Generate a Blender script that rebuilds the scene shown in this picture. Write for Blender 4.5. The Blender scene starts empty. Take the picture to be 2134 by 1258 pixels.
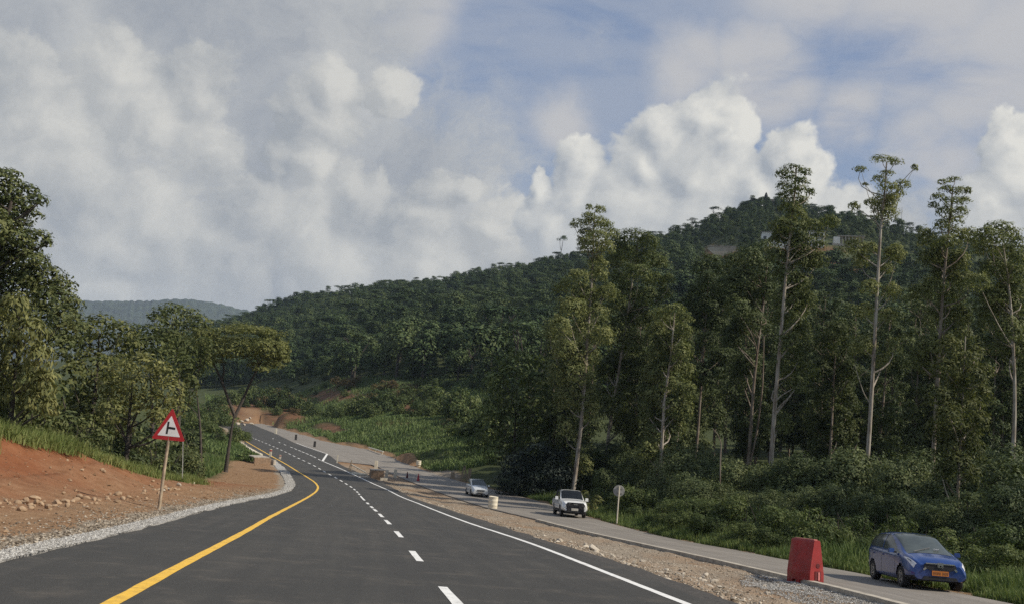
import bpy, bmesh, math, random
import numpy as np
from mathutils import Vector, Matrix
random.seed(7)
RNG = np.random.default_rng(11)
scene = bpy.context.scene
COL = scene.collection

# ------------------------------------------------------------------ camera
W0, H0, FPX = 2134.0, 1258.0, 2000.0
PITCH, ROLL = math.radians(6.3), math.radians(4.4)
CAM = Matrix.Rotation(math.pi / 2 + PITCH, 3, 'X') @ Matrix.Rotation(ROLL, 3, 'Z')
cd = bpy.data.cameras.new('camera')
cam = bpy.data.objects.new('camera', cd)
COL.objects.link(cam)
cam.rotation_euler = CAM.to_euler()
cd.sensor_width = 36.0
cd.lens = 36.0 * FPX / W0
cd.clip_start, cd.clip_end = 0.1, 20000.0
scene.camera = cam

# ------------------------------------------------------------------ light
SUN_AZ, SUN_EL = math.radians(103), math.radians(41)
SUN = Vector((math.sin(SUN_AZ) * math.cos(SUN_EL), math.cos(SUN_AZ) * math.cos(SUN_EL), math.sin(SUN_EL)))
sl = bpy.data.lights.new('sun', 'SUN')
sl.energy, sl.angle, sl.color = 4.6, math.radians(0.6), (1.0, 0.92, 0.80)
so = bpy.data.objects.new('sun', sl)
COL.objects.link(so)
so.rotation_euler = SUN.to_track_quat('Z', 'Y').to_euler()

scene.view_settings.view_transform = 'Standard'
scene.view_settings.look = 'None'
scene.view_settings.gamma = 1.0
scene.view_settings.exposure = 0.0
scene.view_settings.use_curve_mapping = False
scene.render.engine = 'CYCLES'
cy = scene.cycles
cy.use_denoising = False
cy.max_bounces, cy.diffuse_bounces, cy.glossy_bounces = 6, 3, 3
cy.transmission_bounces, cy.transparent_max_bounces, cy.volume_bounces = 3, 8, 0
cy.sample_clamp_indirect = 4.0

# ------------------------------------------------------------------ pixel <-> place
def ray(px, py):
    return CAM @ Vector(((px - W0 / 2) / FPX, -(py - H0 / 2) / FPX, -1.0))

def at(px, py, Y):
    d = ray(px, py)
    return d * (Y / d.y)

def pix(p):
    q = CAM.transposed() @ Vector(p)
    return (W0 / 2 + FPX * q.x / -q.z, H0 / 2 - FPX * q.y / -q.z)

# ------------------------------------------------------------------ node helpers
class NT:
    def __init__(s, tree):
        s.t = tree
        s.n, s.l = tree.nodes, tree.links
    def new(s, typ, **kw):
        nd = s.n.new(typ)
        for k, v in kw.items():
            setattr(nd, k, v)
        return nd
    def put(s, sock, v):
        if isinstance(v, bpy.types.NodeSocket):
            s.l.new(v, sock)
        elif v is not None:
            sock.default_value = v
    def math(s, op, a, b=None, c=None, clamp=False):
        nd = s.new('ShaderNodeMath', operation=op, use_clamp=clamp)
        for i, v in enumerate((a, b, c)):
            if v is not None:
                s.put(nd.inputs[i], v)
        return nd.outputs[0]
    def vmath(s, op, a, b=None, scale=None, out=0):
        nd = s.new('ShaderNodeVectorMath', operation=op)
        s.put(nd.inputs[0], a)
        if b is not None:
            s.put(nd.inputs[1], b)
        if scale is not None:
            s.put(nd.inputs['Scale'], scale)
        return nd.outputs['Value'] if op in ('LENGTH', 'DISTANCE', 'DOT_PRODUCT') else nd.outputs[0]
    def noise(s, vec, scale, detail=4, rough=0.55, dist=0.0, col=False, lac=2.0):
        nd = s.new('ShaderNodeTexNoise')
        if vec is not None:
            s.l.new(vec, nd.inputs['Vector'])
        nd.inputs['Scale'].default_value = scale
        nd.inputs['Detail'].default_value = detail
        nd.inputs['Roughness'].default_value = rough
        nd.inputs['Lacunarity'].default_value = lac
        nd.inputs['Distortion'].default_value = dist
        return nd.outputs['Color' if col else 0]
    def voro(s, vec, scale, feature='F1', detail=0, rough=0.5, smooth=0.5):
        nd = s.new('ShaderNodeTexVoronoi', feature=feature)
        if vec is not None:
            s.l.new(vec, nd.inputs['Vector'])
        nd.inputs['Scale'].default_value = scale
        nd.inputs['Detail'].default_value = detail
        nd.inputs['Roughness'].default_value = rough
        if feature == 'SMOOTH_F1':
            nd.inputs['Smoothness'].default_value = smooth
        return nd.outputs['Distance']
    def ramp(s, fac, stops, interp='LINEAR'):
        nd = s.new('ShaderNodeValToRGB')
        nd.color_ramp.interpolation = interp
        e = nd.color_ramp.elements
        while len(e) < len(stops):
            e.new(0.5)
        for el, (p, c) in zip(e, stops):
            el.position = p
            el.color = (c[0], c[1], c[2], 1.0) if not isinstance(c, (int, float)) else (c, c, c, 1.0)
        s.l.new(fac, nd.inputs[0])
        return nd.outputs[0]
    def step(s, v, a, b, smooth=True):
        nd = s.new('ShaderNodeMapRange', interpolation_type='SMOOTHSTEP' if smooth else 'LINEAR')
        nd.clamp = True
        s.put(nd.inputs['Value'], v)
        s.put(nd.inputs['From Min'], a)
        s.put(nd.inputs['From Max'], b)
        return nd.outputs[0]
    def mix(s, f, a, b, blend='MIX'):
        nd = s.new('ShaderNodeMix', data_type='RGBA', blend_type=blend)
        s.put(nd.inputs[0], f)
        for i, v in ((6, a), (7, b)):
            s.put(nd.inputs[i], (v[0], v[1], v[2], 1.0) if isinstance(v, tuple) else v)
        return nd.outputs[2]
    def fmix(s, f, a, b):
        nd = s.new('ShaderNodeMix', data_type='FLOAT')
        s.put(nd.inputs[0], f)
        s.put(nd.inputs[2], a)
        s.put(nd.inputs[3], b)
        return nd.outputs[0]

# ------------------------------------------------------------------ world: sky and clouds
def build_world():
    w = bpy.data.worlds.new('World')
    scene.world = w
    w.use_nodes = True
    # node group: cloud thickness along a direction
    g = bpy.data.node_groups.new('cloud_field', 'ShaderNodeTree')
    g.interface.new_socket('Dir', in_out='INPUT', socket_type='NodeSocketVector')
    for nm in ('Cumulus', 'Grey'):
        g.interface.new_socket(nm, in_out='OUTPUT', socket_type='NodeSocketFloat')
    n = NT(g)
    gi, go = n.new('NodeGroupInput'), n.new('NodeGroupOutput')
    d0 = gi.outputs[0]
    wn = n.noise(d0, 9.0, 5, 0.6, col=True)
    warp = n.vmath('SCALE', n.vmath('SUBTRACT', wn, (0.5, 0.5, 0.5)), scale=0.075)
    d = n.vmath('ADD', d0, warp)
    df = n.vmath('MULTIPLY', d, (1.0, 1.0, 1.45))
    v1 = n.voro(df, 11.0)
    v2 = n.voro(df, 27.0)
    v3 = n.voro(df, 62.0)
    bill = n.math('ADD', n.math('MULTIPLY', v1, 0.55), n.math('ADD', n.math('MULTIPLY', v2, 0.32), n.math('MULTIPLY', v3, 0.17)))
    bill = n.math('SUBTRACT', 0.42, bill)
    fine = n.math('SUBTRACT', n.noise(d, 34.0, 8, 0.66), 0.5)
    detail = n.math('ADD', n.math('MULTIPLY', bill, 0.85), n.math('MULTIPLY', fine, 0.35))
    def smax(a, b, k=0.18):
        nd = n.new('ShaderNodeMath', operation='SMOOTH_MAX')
        n.put(nd.inputs[0], a); n.put(nd.inputs[1], b); nd.inputs[2].default_value = k
        return nd.outputs[0]
    def blobs(lst, warpd):
        acc = None
        for (px, py, r) in lst:
            c = ray(px, py).normalized()
            f = n.math('SUBTRACT', 1.0, n.math('DIVIDE', n.vmath('DISTANCE', warpd, tuple(c)), r / FPX))
            acc = f if acc is None else smax(acc, f)
        return acc
    # towering white heads on the right and the lone one in the middle
    cum = blobs([(1480, 265, 95), (1390, 290, 95), (1530, 310, 70), (1450, 370, 130), (1340, 340, 90), (1210, 345, 75), (1215, 420, 105),
                 (1300, 440, 130), (1130, 395, 40), (1420, 470, 160), (1160, 470, 100), (1250, 540, 160), (1420, 560, 160), (1650, 345, 75), (1690, 395, 85), (1650, 440, 130), (1600, 400, 80),
                 (2110, 300, 75), (2125, 380, 95), (2050, 440, 90), (1760, 440, 90)], d)
    cumf = n.math('ADD', cum, n.math('MULTIPLY', detail, 0.9))
    n.l.new(cumf, go.inputs[0])
    # softer grey heads crowding the left
    soft = blobs([(915, 400, 80), (890, 450, 100), (960, 390, 50), (690, 180, 85), (800, 180, 70), (640, 240, 110), (240, 165, 130), (330, 250, 110), (110, 270, 140), (60, 170, 110), (430, 320, 100), (640, 350, 70), (560, 330, 60), (330, 430, 130), (640, 480, 130), (160, 380, 120), (760, 420, 110),
                  (240, 520, 110), (480, 560, 110), (700, 560, 120), (220, 600, 80), (880, 560, 120), (1050, 490, 120), (1180, 560, 160), (400, 180, 110), (520, 440, 110), (40, 480, 140), (950, 600, 120), (-200, 250, 260), (-250, 500, 260)], d)
    detail2 = n.math('ADD', n.math('MULTIPLY', n.math('SUBTRACT', 0.42, n.math('ADD', n.math('MULTIPLY', v1, 0.66), n.math('ADD', n.math('MULTIPLY', v2, 0.26), n.math('MULTIPLY', v3, 0.09)))), 0.85), n.math('MULTIPLY', fine, 0.75))
    softf = n.math('ADD', soft, n.math('MULTIPLY', detail2, 1.05))
    n.l.new(softf, go.inputs[1])

    n = NT(w.node_tree)
    n.n.clear()
    out, bg = n.new('ShaderNodeOutputWorld'), n.new('ShaderNodeBackground')
    n.l.new(bg.outputs[0], out.inputs[0])
    tc = n.new('ShaderNodeTexCoord')
    dirv = tc.outputs['Generated']
    sky = n.new('ShaderNodeTexSky', sky_type='NISHITA')
    sky.sun_disc = False
    sky.sun_elevation, sky.sun_rotation = SUN_EL, SUN_AZ
    sky.air_density, sky.dust_density, sky.ozone_density = 1.0, 1.0, 2.0
    def field(v):
        nd = n.new('ShaderNodeGroup')
        nd.node_tree = g
        n.l.new(v, nd.inputs[0])
        return nd.outputs[0], nd.outputs[1]
    c0, g0 = field(dirv)
    # one step towards the sun: where the cloud thins that way it is lit
    c1, g1 = field(n.vmath('ADD', dirv, tuple(Vector((0.80, 0.0, 0.60)) * 0.016)))
    lit_c = n.math('MULTIPLY_ADD', n.math('SUBTRACT', c0, c1), 1.3, 0.45, clamp=True)
    lit_g = n.math('MULTIPLY_ADD', n.math('SUBTRACT', g0, g1), 1.35, 0.42, clamp=True)
    sep = n.new('ShaderNodeSeparateXYZ')
    n.l.new(dirv, sep.inputs[0])
    el = sep.outputs[2]
    # cloud colours (radiance), scaled so that the Background strength stays low
    K = 10.0
    def C(r, g_, b): return (r * K, g_ * K, b * K)
    skyc = n.mix(0.55, sky.outputs[0], C(0.235, 0.315, 0.50))
    # thin high cloud, stretched
    mp = n.new('ShaderNodeMapping')
    mp.inputs['Rotation'].default_value = (0, math.radians(-14), 0)
    mp.inputs['Scale'].default_value = (1.0, 1.0, 3.2)
    n.l.new(dirv, mp.inputs[0])
    ci = n.noise(mp.outputs[0], 4.2, 7, 0.52, 0.5)
    ci2 = n.noise(mp.outputs[0], 12.0, 7, 0.62, 0.4)
    veil = n.step(n.math('ADD', n.math('MULTIPLY', ci, 0.8), n.math('MULTIPLY', ci2, 0.2)), 0.36, 0.60)
    wz = n.vmath('SCALE', n.vmath('SUBTRACT', n.noise(dirv, 7.0, 5, 0.6, col=True), (0.5, 0.5, 0.5)), scale=0.11)
    wdir = n.vmath('ADD', dirv, wz)
    def spots(lst):
        acc = None
        for px, py, r in lst:
            f = n.math('SUBTRACT', 1.0, n.math('DIVIDE', n.vmath('DISTANCE', wdir, tuple(ray(px, py).normalized())), r / FPX), clamp=True)
            acc = f if acc is None else n.math('MAXIMUM', acc, f)
        return n.step(acc, 0.0, 0.75)
    bands = spots([(1900, 20, 260), (2120, 90, 240), (1700, -60, 200), (2050, 170, 150), (1450, 120, 120), (1600, 190, 140), (1760, 240, 100), (1150, 240, 100), (860, 10, 130), (1950, 300, 130), (1560, 110, 110)])
    col = n.mix(n.math('MULTIPLY', veil, 0.55), skyc, C(0.42, 0.45, 0.51))
    bandf = n.math('MULTIPLY', bands, n.step(n.math('ADD', n.math('MULTIPLY', ci, 0.8), n.math('MULTIPLY', ci2, 0.2)), 0.28, 0.55))
    col = n.mix(n.math('MULTIPLY', bandf, 0.85), col, n.mix(ci, C(0.44, 0.45, 0.50), C(0.63, 0.615, 0.59)))
    hor = n.step(el, 0.30, 0.0)
    col = n.mix(n.math('MULTIPLY', hor, 0.55), col, C(0.50, 0.52, 0.55))
    # the grey layer that fills the left
    bright = spots([(240, 160, 150), (100, 290, 190), (330, 250, 120), (680, 190, 110), (800, 190, 100), (640, 350, 80), (430, 310, 90), (350, 440, 150), (640, 470, 150), (240, 500, 120), (690, 560, 150), (1180, 215, 130), (220, 590, 110), (880, 560, 150), (1050, 480, 130), (-300, 200, 400)])
    dark = spots([(470, 60, 230), (560, 520, 150), (600, 590, 130), (540, 310, 130), (280, 560, 90), (130, 430, 130), (450, 400, 110), (860, 320, 110), (780, 480, 110), (0, 60, 160), (330, 30, 130), (850, 510, 90), (1300, 620, 200)])
    shade = n.math('MULTIPLY_ADD', n.math('SUBTRACT', bright, dark), 0.40, 0.45)
    lay = spots([(60, 120, 520), (330, 220, 520), (620, 60, 300), (500, -200, 520), (150, 430, 560), (520, 420, 520), (800, 470, 420), (760, 190, 130), (760, 620, 520), (260, 620, 520), (1000, 600, 300), (1350, 620, 380), (-500, 300, 800), (-900, 500, 1000), (1750, 640, 380), (2150, 650, 380), (880, 400, 120)])
    ln = n.noise(wdir, 11.0, 9, 0.66)
    layf = n.step(n.math('ADD', n.math('MULTIPLY', lay, 1.0), n.math('MULTIPLY', n.math('SUBTRACT', ln, 0.5), 1.5)), 0.05, 0.75)
    lcol = n.mix(n.math('ADD', n.math('MULTIPLY', shade, 0.75), n.math('MULTIPLY_ADD', ln, 1.7, -0.75), clamp=True), C(0.345, 0.37, 0.41), C(0.61, 0.61, 0.59))
    col = n.mix(n.math('MULTIPLY', layf, 0.95), col, lcol)
    cov_g = n.step(g0, 0.04, 0.26)
    gcol = n.mix(n.math('ADD', n.math('MULTIPLY', lit_g, 0.75), n.math('MULTIPLY_ADD', shade, 0.55, -0.16), clamp=True), C(0.345, 0.37, 0.40), C(0.68, 0.67, 0.63))
    col = n.mix(n.math('MULTIPLY', cov_g, n.math('MULTIPLY_ADD', n.step(el, 0.05, 0.22), 0.42, 0.40)), col, gcol)
    cov_c = n.step(c0, 0.02, 0.20)
    ccol = n.mix(lit_c, C(0.37, 0.40, 0.44), C(0.78, 0.765, 0.71))
    depth = n.step(el, 0.25, 0.10)
    ccol = n.mix(n.math('MULTIPLY', depth, 0.8), ccol, C(0.50, 0.52, 0.54))
    col = n.mix(n.math('MULTIPLY', cov_c, 0.96), col, ccol)
    n.l.new(col, bg.inputs[0])
    bg.inputs[1].default_value = 0.1
    w.cycles.sampling_method = 'MANUAL'
    w.cycles.sample_map_resolution = 1024
build_world()

# ------------------------------------------------------------------ mesh helpers
class MB:
    """collects vertex and face arrays and links them as ONE mesh object"""
    def __init__(s):
        s.V, s.Q, s.T, s.n = [], [], [], 0
        s.qm, s.tm = [], []
    def add(s, V, F, m=0):
        V = np.asarray(V, float).reshape(-1, 3)
        F = np.asarray(F, int)
        if F.size:
            if F.shape[1] == 4:
                s.Q.append(F + s.n); s.qm.append(np.full(len(F), m))
            else:
                s.T.append(F + s.n); s.tm.append(np.full(len(F), m))
        s.V.append(V)
        s.n += len(V)
        return s
    def mesh(s, name, mats, smooth=False):
        me = bpy.data.meshes.new(name)
        V = np.concatenate(s.V) if s.V else np.zeros((0, 3))
        Q = np.concatenate(s.Q) if s.Q else np.zeros((0, 4), int)
        T = np.concatenate(s.T) if s.T else np.zeros((0, 3), int)
        me.vertices.add(len(V))
        me.vertices.foreach_set('co', V.astype(np.float32).ravel())
        nl = Q.size + T.size
        me.loops.add(nl)
        me.loops.foreach_set('vertex_index', np.concatenate([Q.ravel(), T.ravel()]).astype(np.int32))
        np_ = len(Q) + len(T)
        me.polygons.add(np_)
        st = np.concatenate([np.arange(len(Q)) * 4, Q.size + np.arange(len(T)) * 3]).astype(np.int32)
        me.polygons.foreach_set('loop_start', st)
        if not isinstance(mats, (list, tuple)):
            mats = [mats]
        for m in mats:
            me.materials.append(m)
        mi = np.concatenate(([np.concatenate(s.qm)] if s.qm else []) + ([np.concatenate(s.tm)] if s.tm else [])) if np_ else np.zeros(0)
        me.polygons.foreach_set('material_index', mi.astype(np.int32))
        me.polygons.foreach_set('use_smooth', np.full(np_, bool(smooth)))
        me.update(calc_edges=True)
        me.validate()
        return me
    def build(s, name, mats, parent=None, smooth=False):
        return link(name, s.mesh(name, mats, smooth), parent)
    # ---- primitives
    def box(s, c, size, rot=None, m=0, taper=(1, 1), shear=(0, 0)):
        x, y, z = (v / 2 for v in size)
        tx, ty = taper
        P = np.array([(-x, -y, -z), (x, -y, -z), (x, y, -z), (-x, y, -z),
                      (-x * tx + shear[0], -y * ty + shear[1], z), (x * tx + shear[0], -y * ty + shear[1], z),
                      (x * tx + shear[0], y * ty + shear[1], z), (-x * tx + shear[0], y * ty + shear[1], z)])
        if rot is not None:
            P = P @ np.array(rot).T
        F = [(3, 2, 1, 0), (4, 5, 6, 7), (0, 1, 5, 4), (1, 2, 6, 5), (2, 3, 7, 6), (3, 0, 4, 7)]
        return s.add(P + np.array(c), F, m)
    def tube(s, pts, rad, sides=8, m=0, cap=True):
        pts = np.asarray(pts, float)
        n = len(pts)
        rad = np.broadcast_to(np.asarray(rad, float), (n,))
        t = np.gradient(pts, axis=0)
        t /= np.linalg.norm(t, axis=1)[:, None] + 1e-9
        up = np.array([0.0, 0, 1]) if abs(t[0, 2]) < 0.9 else np.array([1.0, 0, 0])
        a = np.cross(t, up); a /= np.linalg.norm(a, axis=1)[:, None] + 1e-9
        b = np.cross(t, a)
        th = np.arange(sides) * 2 * math.pi / sides
        V = pts[:, None] + rad[:, None, None] * (np.cos(th)[None, :, None] * a[:, None] + np.sin(th)[None, :, None] * b[:, None])
        F = []
        i, j = np.meshgrid(np.arange(n - 1), np.arange(sides), indexing='ij')
        j2 = (j + 1) % sides
        F = np.stack([i * sides + j, i * sides + j2, (i + 1) * sides + j2, (i + 1) * sides + j], -1).reshape(-1, 4)
        s.add(V.reshape(-1, 3), F, m)
        if cap:
            for k, flip in ((0, 1), (n - 1, 0)):
                c = pts[k]
                ring = V[k]
                tri = [(0, 1 + (q + 1) % sides, 1 + q) if flip == 0 else (0, 1 + q, 1 + (q + 1) % sides) for q in range(sides)]
                s.add(np.vstack([c[None], ring]), tri, m)
        return s
    def lathe(s, c, prof, sides=16, m=0, rot=None):
        """prof: list of (r, z)"""
        prof = np.asarray(prof, float)
        th = np.arange(sides) * 2 * math.pi / sides
        V = np.stack([prof[:, 0:1] * np.cos(th), prof[:, 0:1] * np.sin(th), np.repeat(prof[:, 1:2], sides, 1)], -1)
        n = len(prof)
        i, j = np.meshgrid(np.arange(n - 1), np.arange(sides), indexing='ij')
        j2 = (j + 1) % sides
        F = np.stack([i * sides + j, i * sides + j2, (i + 1) * sides + j2, (i + 1) * sides + j], -1).reshape(-1, 4)
        V = V.reshape(-1, 3)
        if rot is not None:
            V = V @ np.array(rot).T
        return s.add(V + np.array(c), F, m)
    def prism(s, poly, depth, frame, m=0):
        """2-D outline extruded; frame = (origin, xaxis, yaxis, normal)"""
        o, ax, ay, nn = (np.asarray(v, float) for v in frame)
        poly = np.asarray(poly, float)
        A = o + poly[:, :1] * ax + poly[:, 1:] * ay
        B = A + nn * depth
        k = len(poly)
        s.add(np.vstack([A, B]), [(i, (i + 1) % k, k + (i + 1) % k, k + i) for i in range(k)], m)
        ca, cb = A.mean(0), B.mean(0)
        s.add(np.vstack([B, cb[None]]), [(i, (i + 1) % k, k) for i in range(k)], m)
        s.add(np.vstack([A, ca[None]]), [((i + 1) % k, i, k) for i in range(k)], m)
        return s

ORD = ['', 'second', 'third', 'fourth', 'fifth', 'sixth', 'seventh', 'eighth', 'ninth', 'tenth', 'eleventh', 'twelfth']
def tell_apart(objs):
    """look-alikes that share a label are told apart by their place along the row, read from the left"""
    by = {}
    for o in objs: by.setdefault(o['label'], []).append(o)
    for lb, lst in by.items():
        if len(lst) < 2: continue
        lst.sort(key=lambda o: pix(o.location)[0])
        for i, o in enumerate(lst):
            if i == 0: o['label'] = lb + ', first from the left'
            elif i == len(lst) - 1: o['label'] = lb + ', last on the right'
            else: o['label'] = lb + ', %s from the left' % (ORD[i] if i < 12 else '%dth' % (i + 1))

def landmark(px, marks):
    for lim, txt in marks:
        if px < lim: return txt
    return marks[-1][1]

def link(name, data, parent=None):
    o = bpy.data.objects.new(name, data)
    COL.objects.link(o)
    if parent is not None:
        o.parent = parent
    return o

def tag(o, label=None, cat=None, group=None, kind=None):
    if label: o['label'] = label
    if cat: o['category'] = cat
    if group: o['group'] = group
    if kind: o['kind'] = kind
    return o

def thing(name, label, cat, loc=(0, 0, 0), rotz=0.0, group=None):
    o = link(name, None)
    o.location, o.rotation_euler = loc, (0, 0, rotz)
    o.empty_display_size = 0.2
    return tag(o, label, cat, group)

def rotm(x=0, y=0, z=0):
    return np.array((Matrix.Rotation(z, 3, 'Z') @ Matrix.Rotation(y, 3, 'Y') @ Matrix.Rotation(x, 3, 'X')))

# ------------------------------------------------------------------ materials
def mat(name):
    m = bpy.data.materials.new(name)
    m.use_nodes = True
    n = NT(m.node_tree)
    return m, n, n.n['Principled BSDF']

def plain(name, c, rough=0.6, metal=0.0, var=0.15, scale=6.0, bump=0.0, coat=0.0, dirt=None):
    m, n, b = mat(name)
    tc = n.new('ShaderNodeTexCoord').outputs['Object']
    f = n.noise(tc, scale, 6, 0.62)
    lo = tuple(v * (1 - var) for v in c)
    hi = tuple(min(1, v * (1 + var)) for v in c)
    col = n.mix(n.step(f, 0.3, 0.7), lo, hi)
    if dirt:
        f2 = n.noise(tc, scale * 0.6, 8, 0.7)
        col = n.mix(n.math('MULTIPLY', n.step(f2, 0.5, 0.72), dirt[3]), col, dirt[:3])
    n.l.new(col, b.inputs['Base Color'])
    n.l.new(n.math('MULTIPLY_ADD', f, 0.2, rough - 0.1, clamp=True), b.inputs['Roughness'])
    b.inputs['Metallic'].default_value = metal
    if coat:
        b.inputs['Coat Weight'].default_value = coat
        b.inputs['Coat Roughness'].default_value = 0.05
    if bump:
        bp = n.new('ShaderNodeBump')
        bp.inputs['Strength'].default_value = 0.6
        bp.inputs['Distance'].default_value = bump
        n.l.new(n.noise(tc, scale * 5, 6, 0.65), bp.inputs['Height'])
        n.l.new(bp.outputs[0], b.inputs['Normal'])
    return m

def bark(name, base, strip, dark_band):  # peeling strips and dark bands are the bark's own colour
    m, n, b = mat(name)
    tc = n.new('ShaderNodeTexCoord').outputs['Object']
    mp = n.new('ShaderNodeMapping'); mp.inputs['Scale'].default_value = (5.0, 5.0, 0.35)
    n.l.new(tc, mp.inputs[0])
    st = n.noise(mp.outputs[0], 1.6, 6, 0.6)
    bl = n.noise(tc, 0.55, 5, 0.6)
    c = n.ramp(n.math('ADD', n.math('MULTIPLY', st, 0.6), n.math('MULTIPLY', bl, 0.4)), [(0.36, dark_band), (0.46, strip), (0.56, base), (0.70, tuple(min(1, v * 1.15) for v in base))])
    n.l.new(c, b.inputs['Base Color'])
    b.inputs['Roughness'].default_value = 0.9
    bp = n.new('ShaderNodeBump'); bp.inputs['Strength'].default_value = 0.7; bp.inputs['Distance'].default_value = 0.03
    n.l.new(st, bp.inputs['Height']); n.l.new(bp.outputs[0], b.inputs['Normal'])
    return m

def foliage(name, dark, mid, light, trans=0.28, patch=0.35, gain=1.7, world=0.0):
    """leaf colours vary leaf by leaf, twig by twig and tree by tree"""
    m, n, b = mat(name)
    geo = n.new('ShaderNodeNewGeometry')
    oi = n.new('ShaderNodeObjectInfo')
    tc = n.new('ShaderNodeTexCoord').outputs['Object']
    r = geo.outputs['Random Per Island']
    nz = n.noise(tc, patch, 3, 0.6)
    f = n.math('ADD', n.math('MULTIPLY', r, 0.42), n.math('ADD', n.math('MULTIPLY', nz, 0.62), n.math('MULTIPLY_ADD', oi.outputs['Random'], 0.3, -0.17)))
    if world:
        wn = n.noise(geo.outputs['Position'], world, 3, 0.6)
        f = n.math('ADD', f, n.math('MULTIPLY_ADD', wn, 0.9, -0.45))
    dark, mid, light = (tuple(v * gain for v in c) for c in (dark, mid, light))
    col = n.ramp(f, [(0.18, dark), (0.5, mid), (0.85, light)])
    n.l.new(col, b.inputs['Base Color'])
    b.inputs['Roughness'].default_value = 0.55
    b.inputs['Specular IOR Level'].default_value = 0.12
    tr = n.new('ShaderNodeBsdfTranslucent')
    n.l.new(n.mix(1.0, col, (0.95, 1.0, 0.60), 'MULTIPLY'), tr.inputs[0])
    mx = n.new('ShaderNodeMixShader')
    mx.inputs[0].default_value = trans
    n.l.new(b.outputs[0], mx.inputs[1])
    n.l.new(tr.outputs[0], mx.inputs[2])
    n.l.new(mx.outputs[0], n.n['Material Output'].inputs[0])
    return m
# ------------------------------------------------------------------ the lie of the land
def prof(Y):
    """height of the new road: 8 % downhill, flattening at the bend"""
    Y = np.clip(np.asarray(Y, float), -60, 320)
    g0, g1, ya, w = -0.081, -0.006, 84.0, 9.0
    return -1.5 + g1 * Y + (g0 - g1) * (Y - w * np.logaddexp(0, (Y - ya) / w))

def dz_old(Y):
    """the old carriageway lies a little lower than the new one"""
    return np.interp(Y, [40, 100, 150], [-0.45, -0.15, -0.01])

RAYY = np.concatenate([np.linspace(3, 60, 900), np.linspace(60, 420, 1800)])
def hit(px, py, dz=0.0):
    d = ray(px, py)
    z = d.z / d.y * RAYY
    i = int(np.argmax(z <= prof(RAYY) + (dz(RAYY) if callable(dz) else dz)))
    return d * (RAYY[i] / d.y)

def gsmooth(v, s):
    k = int(3 * s) + 1
    ker = np.exp(-0.5 * (np.arange(-k, k + 1) / s) ** 2)
    ker /= ker.sum()
    ve = np.concatenate([2 * v[0] - v[k:0:-1], v, 2 * v[-1] - v[-2:-k - 2:-1]])
    return np.convolve(ve, ker, 'valid')

class Line:
    """an edge or marking as X over Y, read where the photograph shows it"""
    def __init__(s, px, dz=0.0, y0=-8.0, y1=None, smooth=3.0):
        P = sorted(((h.y, h.x) for h in (hit(*p, dz=dz) for p in px)))
        Y = np.array([p[0] for p in P]); X = np.array([p[1] for p in P])
        Y, k = np.unique(Y, return_index=True); X = X[k]
        sl0 = (X[2] - X[0]) / (Y[2] - Y[0])
        Y = np.concatenate([[y0], Y]); X = np.concatenate([[X[0] + sl0 * (y0 - Y[1])], X])
        if y1 and y1 > Y[-1]:
            sl1 = (X[-1] - X[-3]) / (Y[-1] - Y[-3])
            X = np.append(X, X[-1] + sl1 * (y1 - Y[-1])); Y = np.append(Y, y1)
        g = np.arange(Y[0], Y[-1] + 0.25, 0.5)
        s.Y, s.X = g, gsmooth(np.interp(g, Y, X), smooth / 0.5)
    def __call__(s, Y):
        return np.interp(Y, s.Y, s.X)

L_edge = Line([(0, 1174), (98, 1147), (197, 1127), (295, 1101), (420, 1066), (495, 1047), (567, 1033), (606, 1022), (616, 1011), (614, 1002),
               (603, 984), (588, 969), (566, 954), (551, 949), (528, 937), (504, 920)], y1=262, smooth=2.2)
L_edge.X = np.where(L_edge.Y > 158, np.interp(L_edge.Y, [158, 205, 262], [L_edge(158), -57.5, -80]), L_edge.X)
R_edge = Line([(1500, 1262), (1435, 1237), (1344, 1198), (1222, 1158), (1100, 1120), (985, 1080), (900, 1052), (817, 1016), (781, 999), (760, 991),
               (710, 968), (690, 949), (650, 935), (613, 922), (575, 903), (544, 891)], y1=262)
YELLOW = Line([(235, 1255), (330, 1203), (430, 1150), (500, 1113), (560, 1078), (610, 1052), (645, 1033), (660, 1022), (664, 1013), (656, 1003),
               (635, 990), (599, 968), (563, 948), (504, 914)], smooth=2.2)
DASH = Line([(958, 1262), (866, 1158), (831, 1112), (808, 1087), (793, 1072), (775, 1056), (756, 1038), (745, 1024), (733, 1014), (713, 1002),
             (703, 996), (680, 984), (656, 970), (618, 952), (591, 939), (564, 927), (535, 915), (519, 908)], smooth=2.2)
WHITE = Line([(1425, 1255), (1250, 1187), (1100, 1128), (985, 1092), (870, 1047), (810, 1020), (757, 997), (710, 975.5), (672, 960)])
DASH2 = Line([(665, 957), (657.6, 952), (641, 945), (632, 941.6), (616.5, 935), (608, 931.5), (594, 926), (582, 921), (567, 913)], y0=110)
EDGE2 = Line([(682, 945), (634, 928.5), (600, 915)], y0=130, smooth=1.0)
O_left = Line([(1883, 1258), (1800, 1236), (1718, 1215), (1645, 1201), (1557, 1180), (1405, 1146), (1246, 1113), (1100, 1076), (1019, 1058),
               (950, 1036), (885, 1014), (864, 1006), (812, 983), (775, 966), (735, 957)], dz_old)
O_right = Line([(2134, 1262), (2013, 1238), (1820, 1199), (1642, 1166), (1526, 1143), (1398, 1122), (1284, 1093), (1212, 1071), (1148, 1050),
                (1083, 1032), (1014, 1016), (960, 1003), (880, 978), (829, 957), (798, 944), (767, 935), (686, 921), (629, 904), (567, 887), (524, 875)], dz_old)

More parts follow.
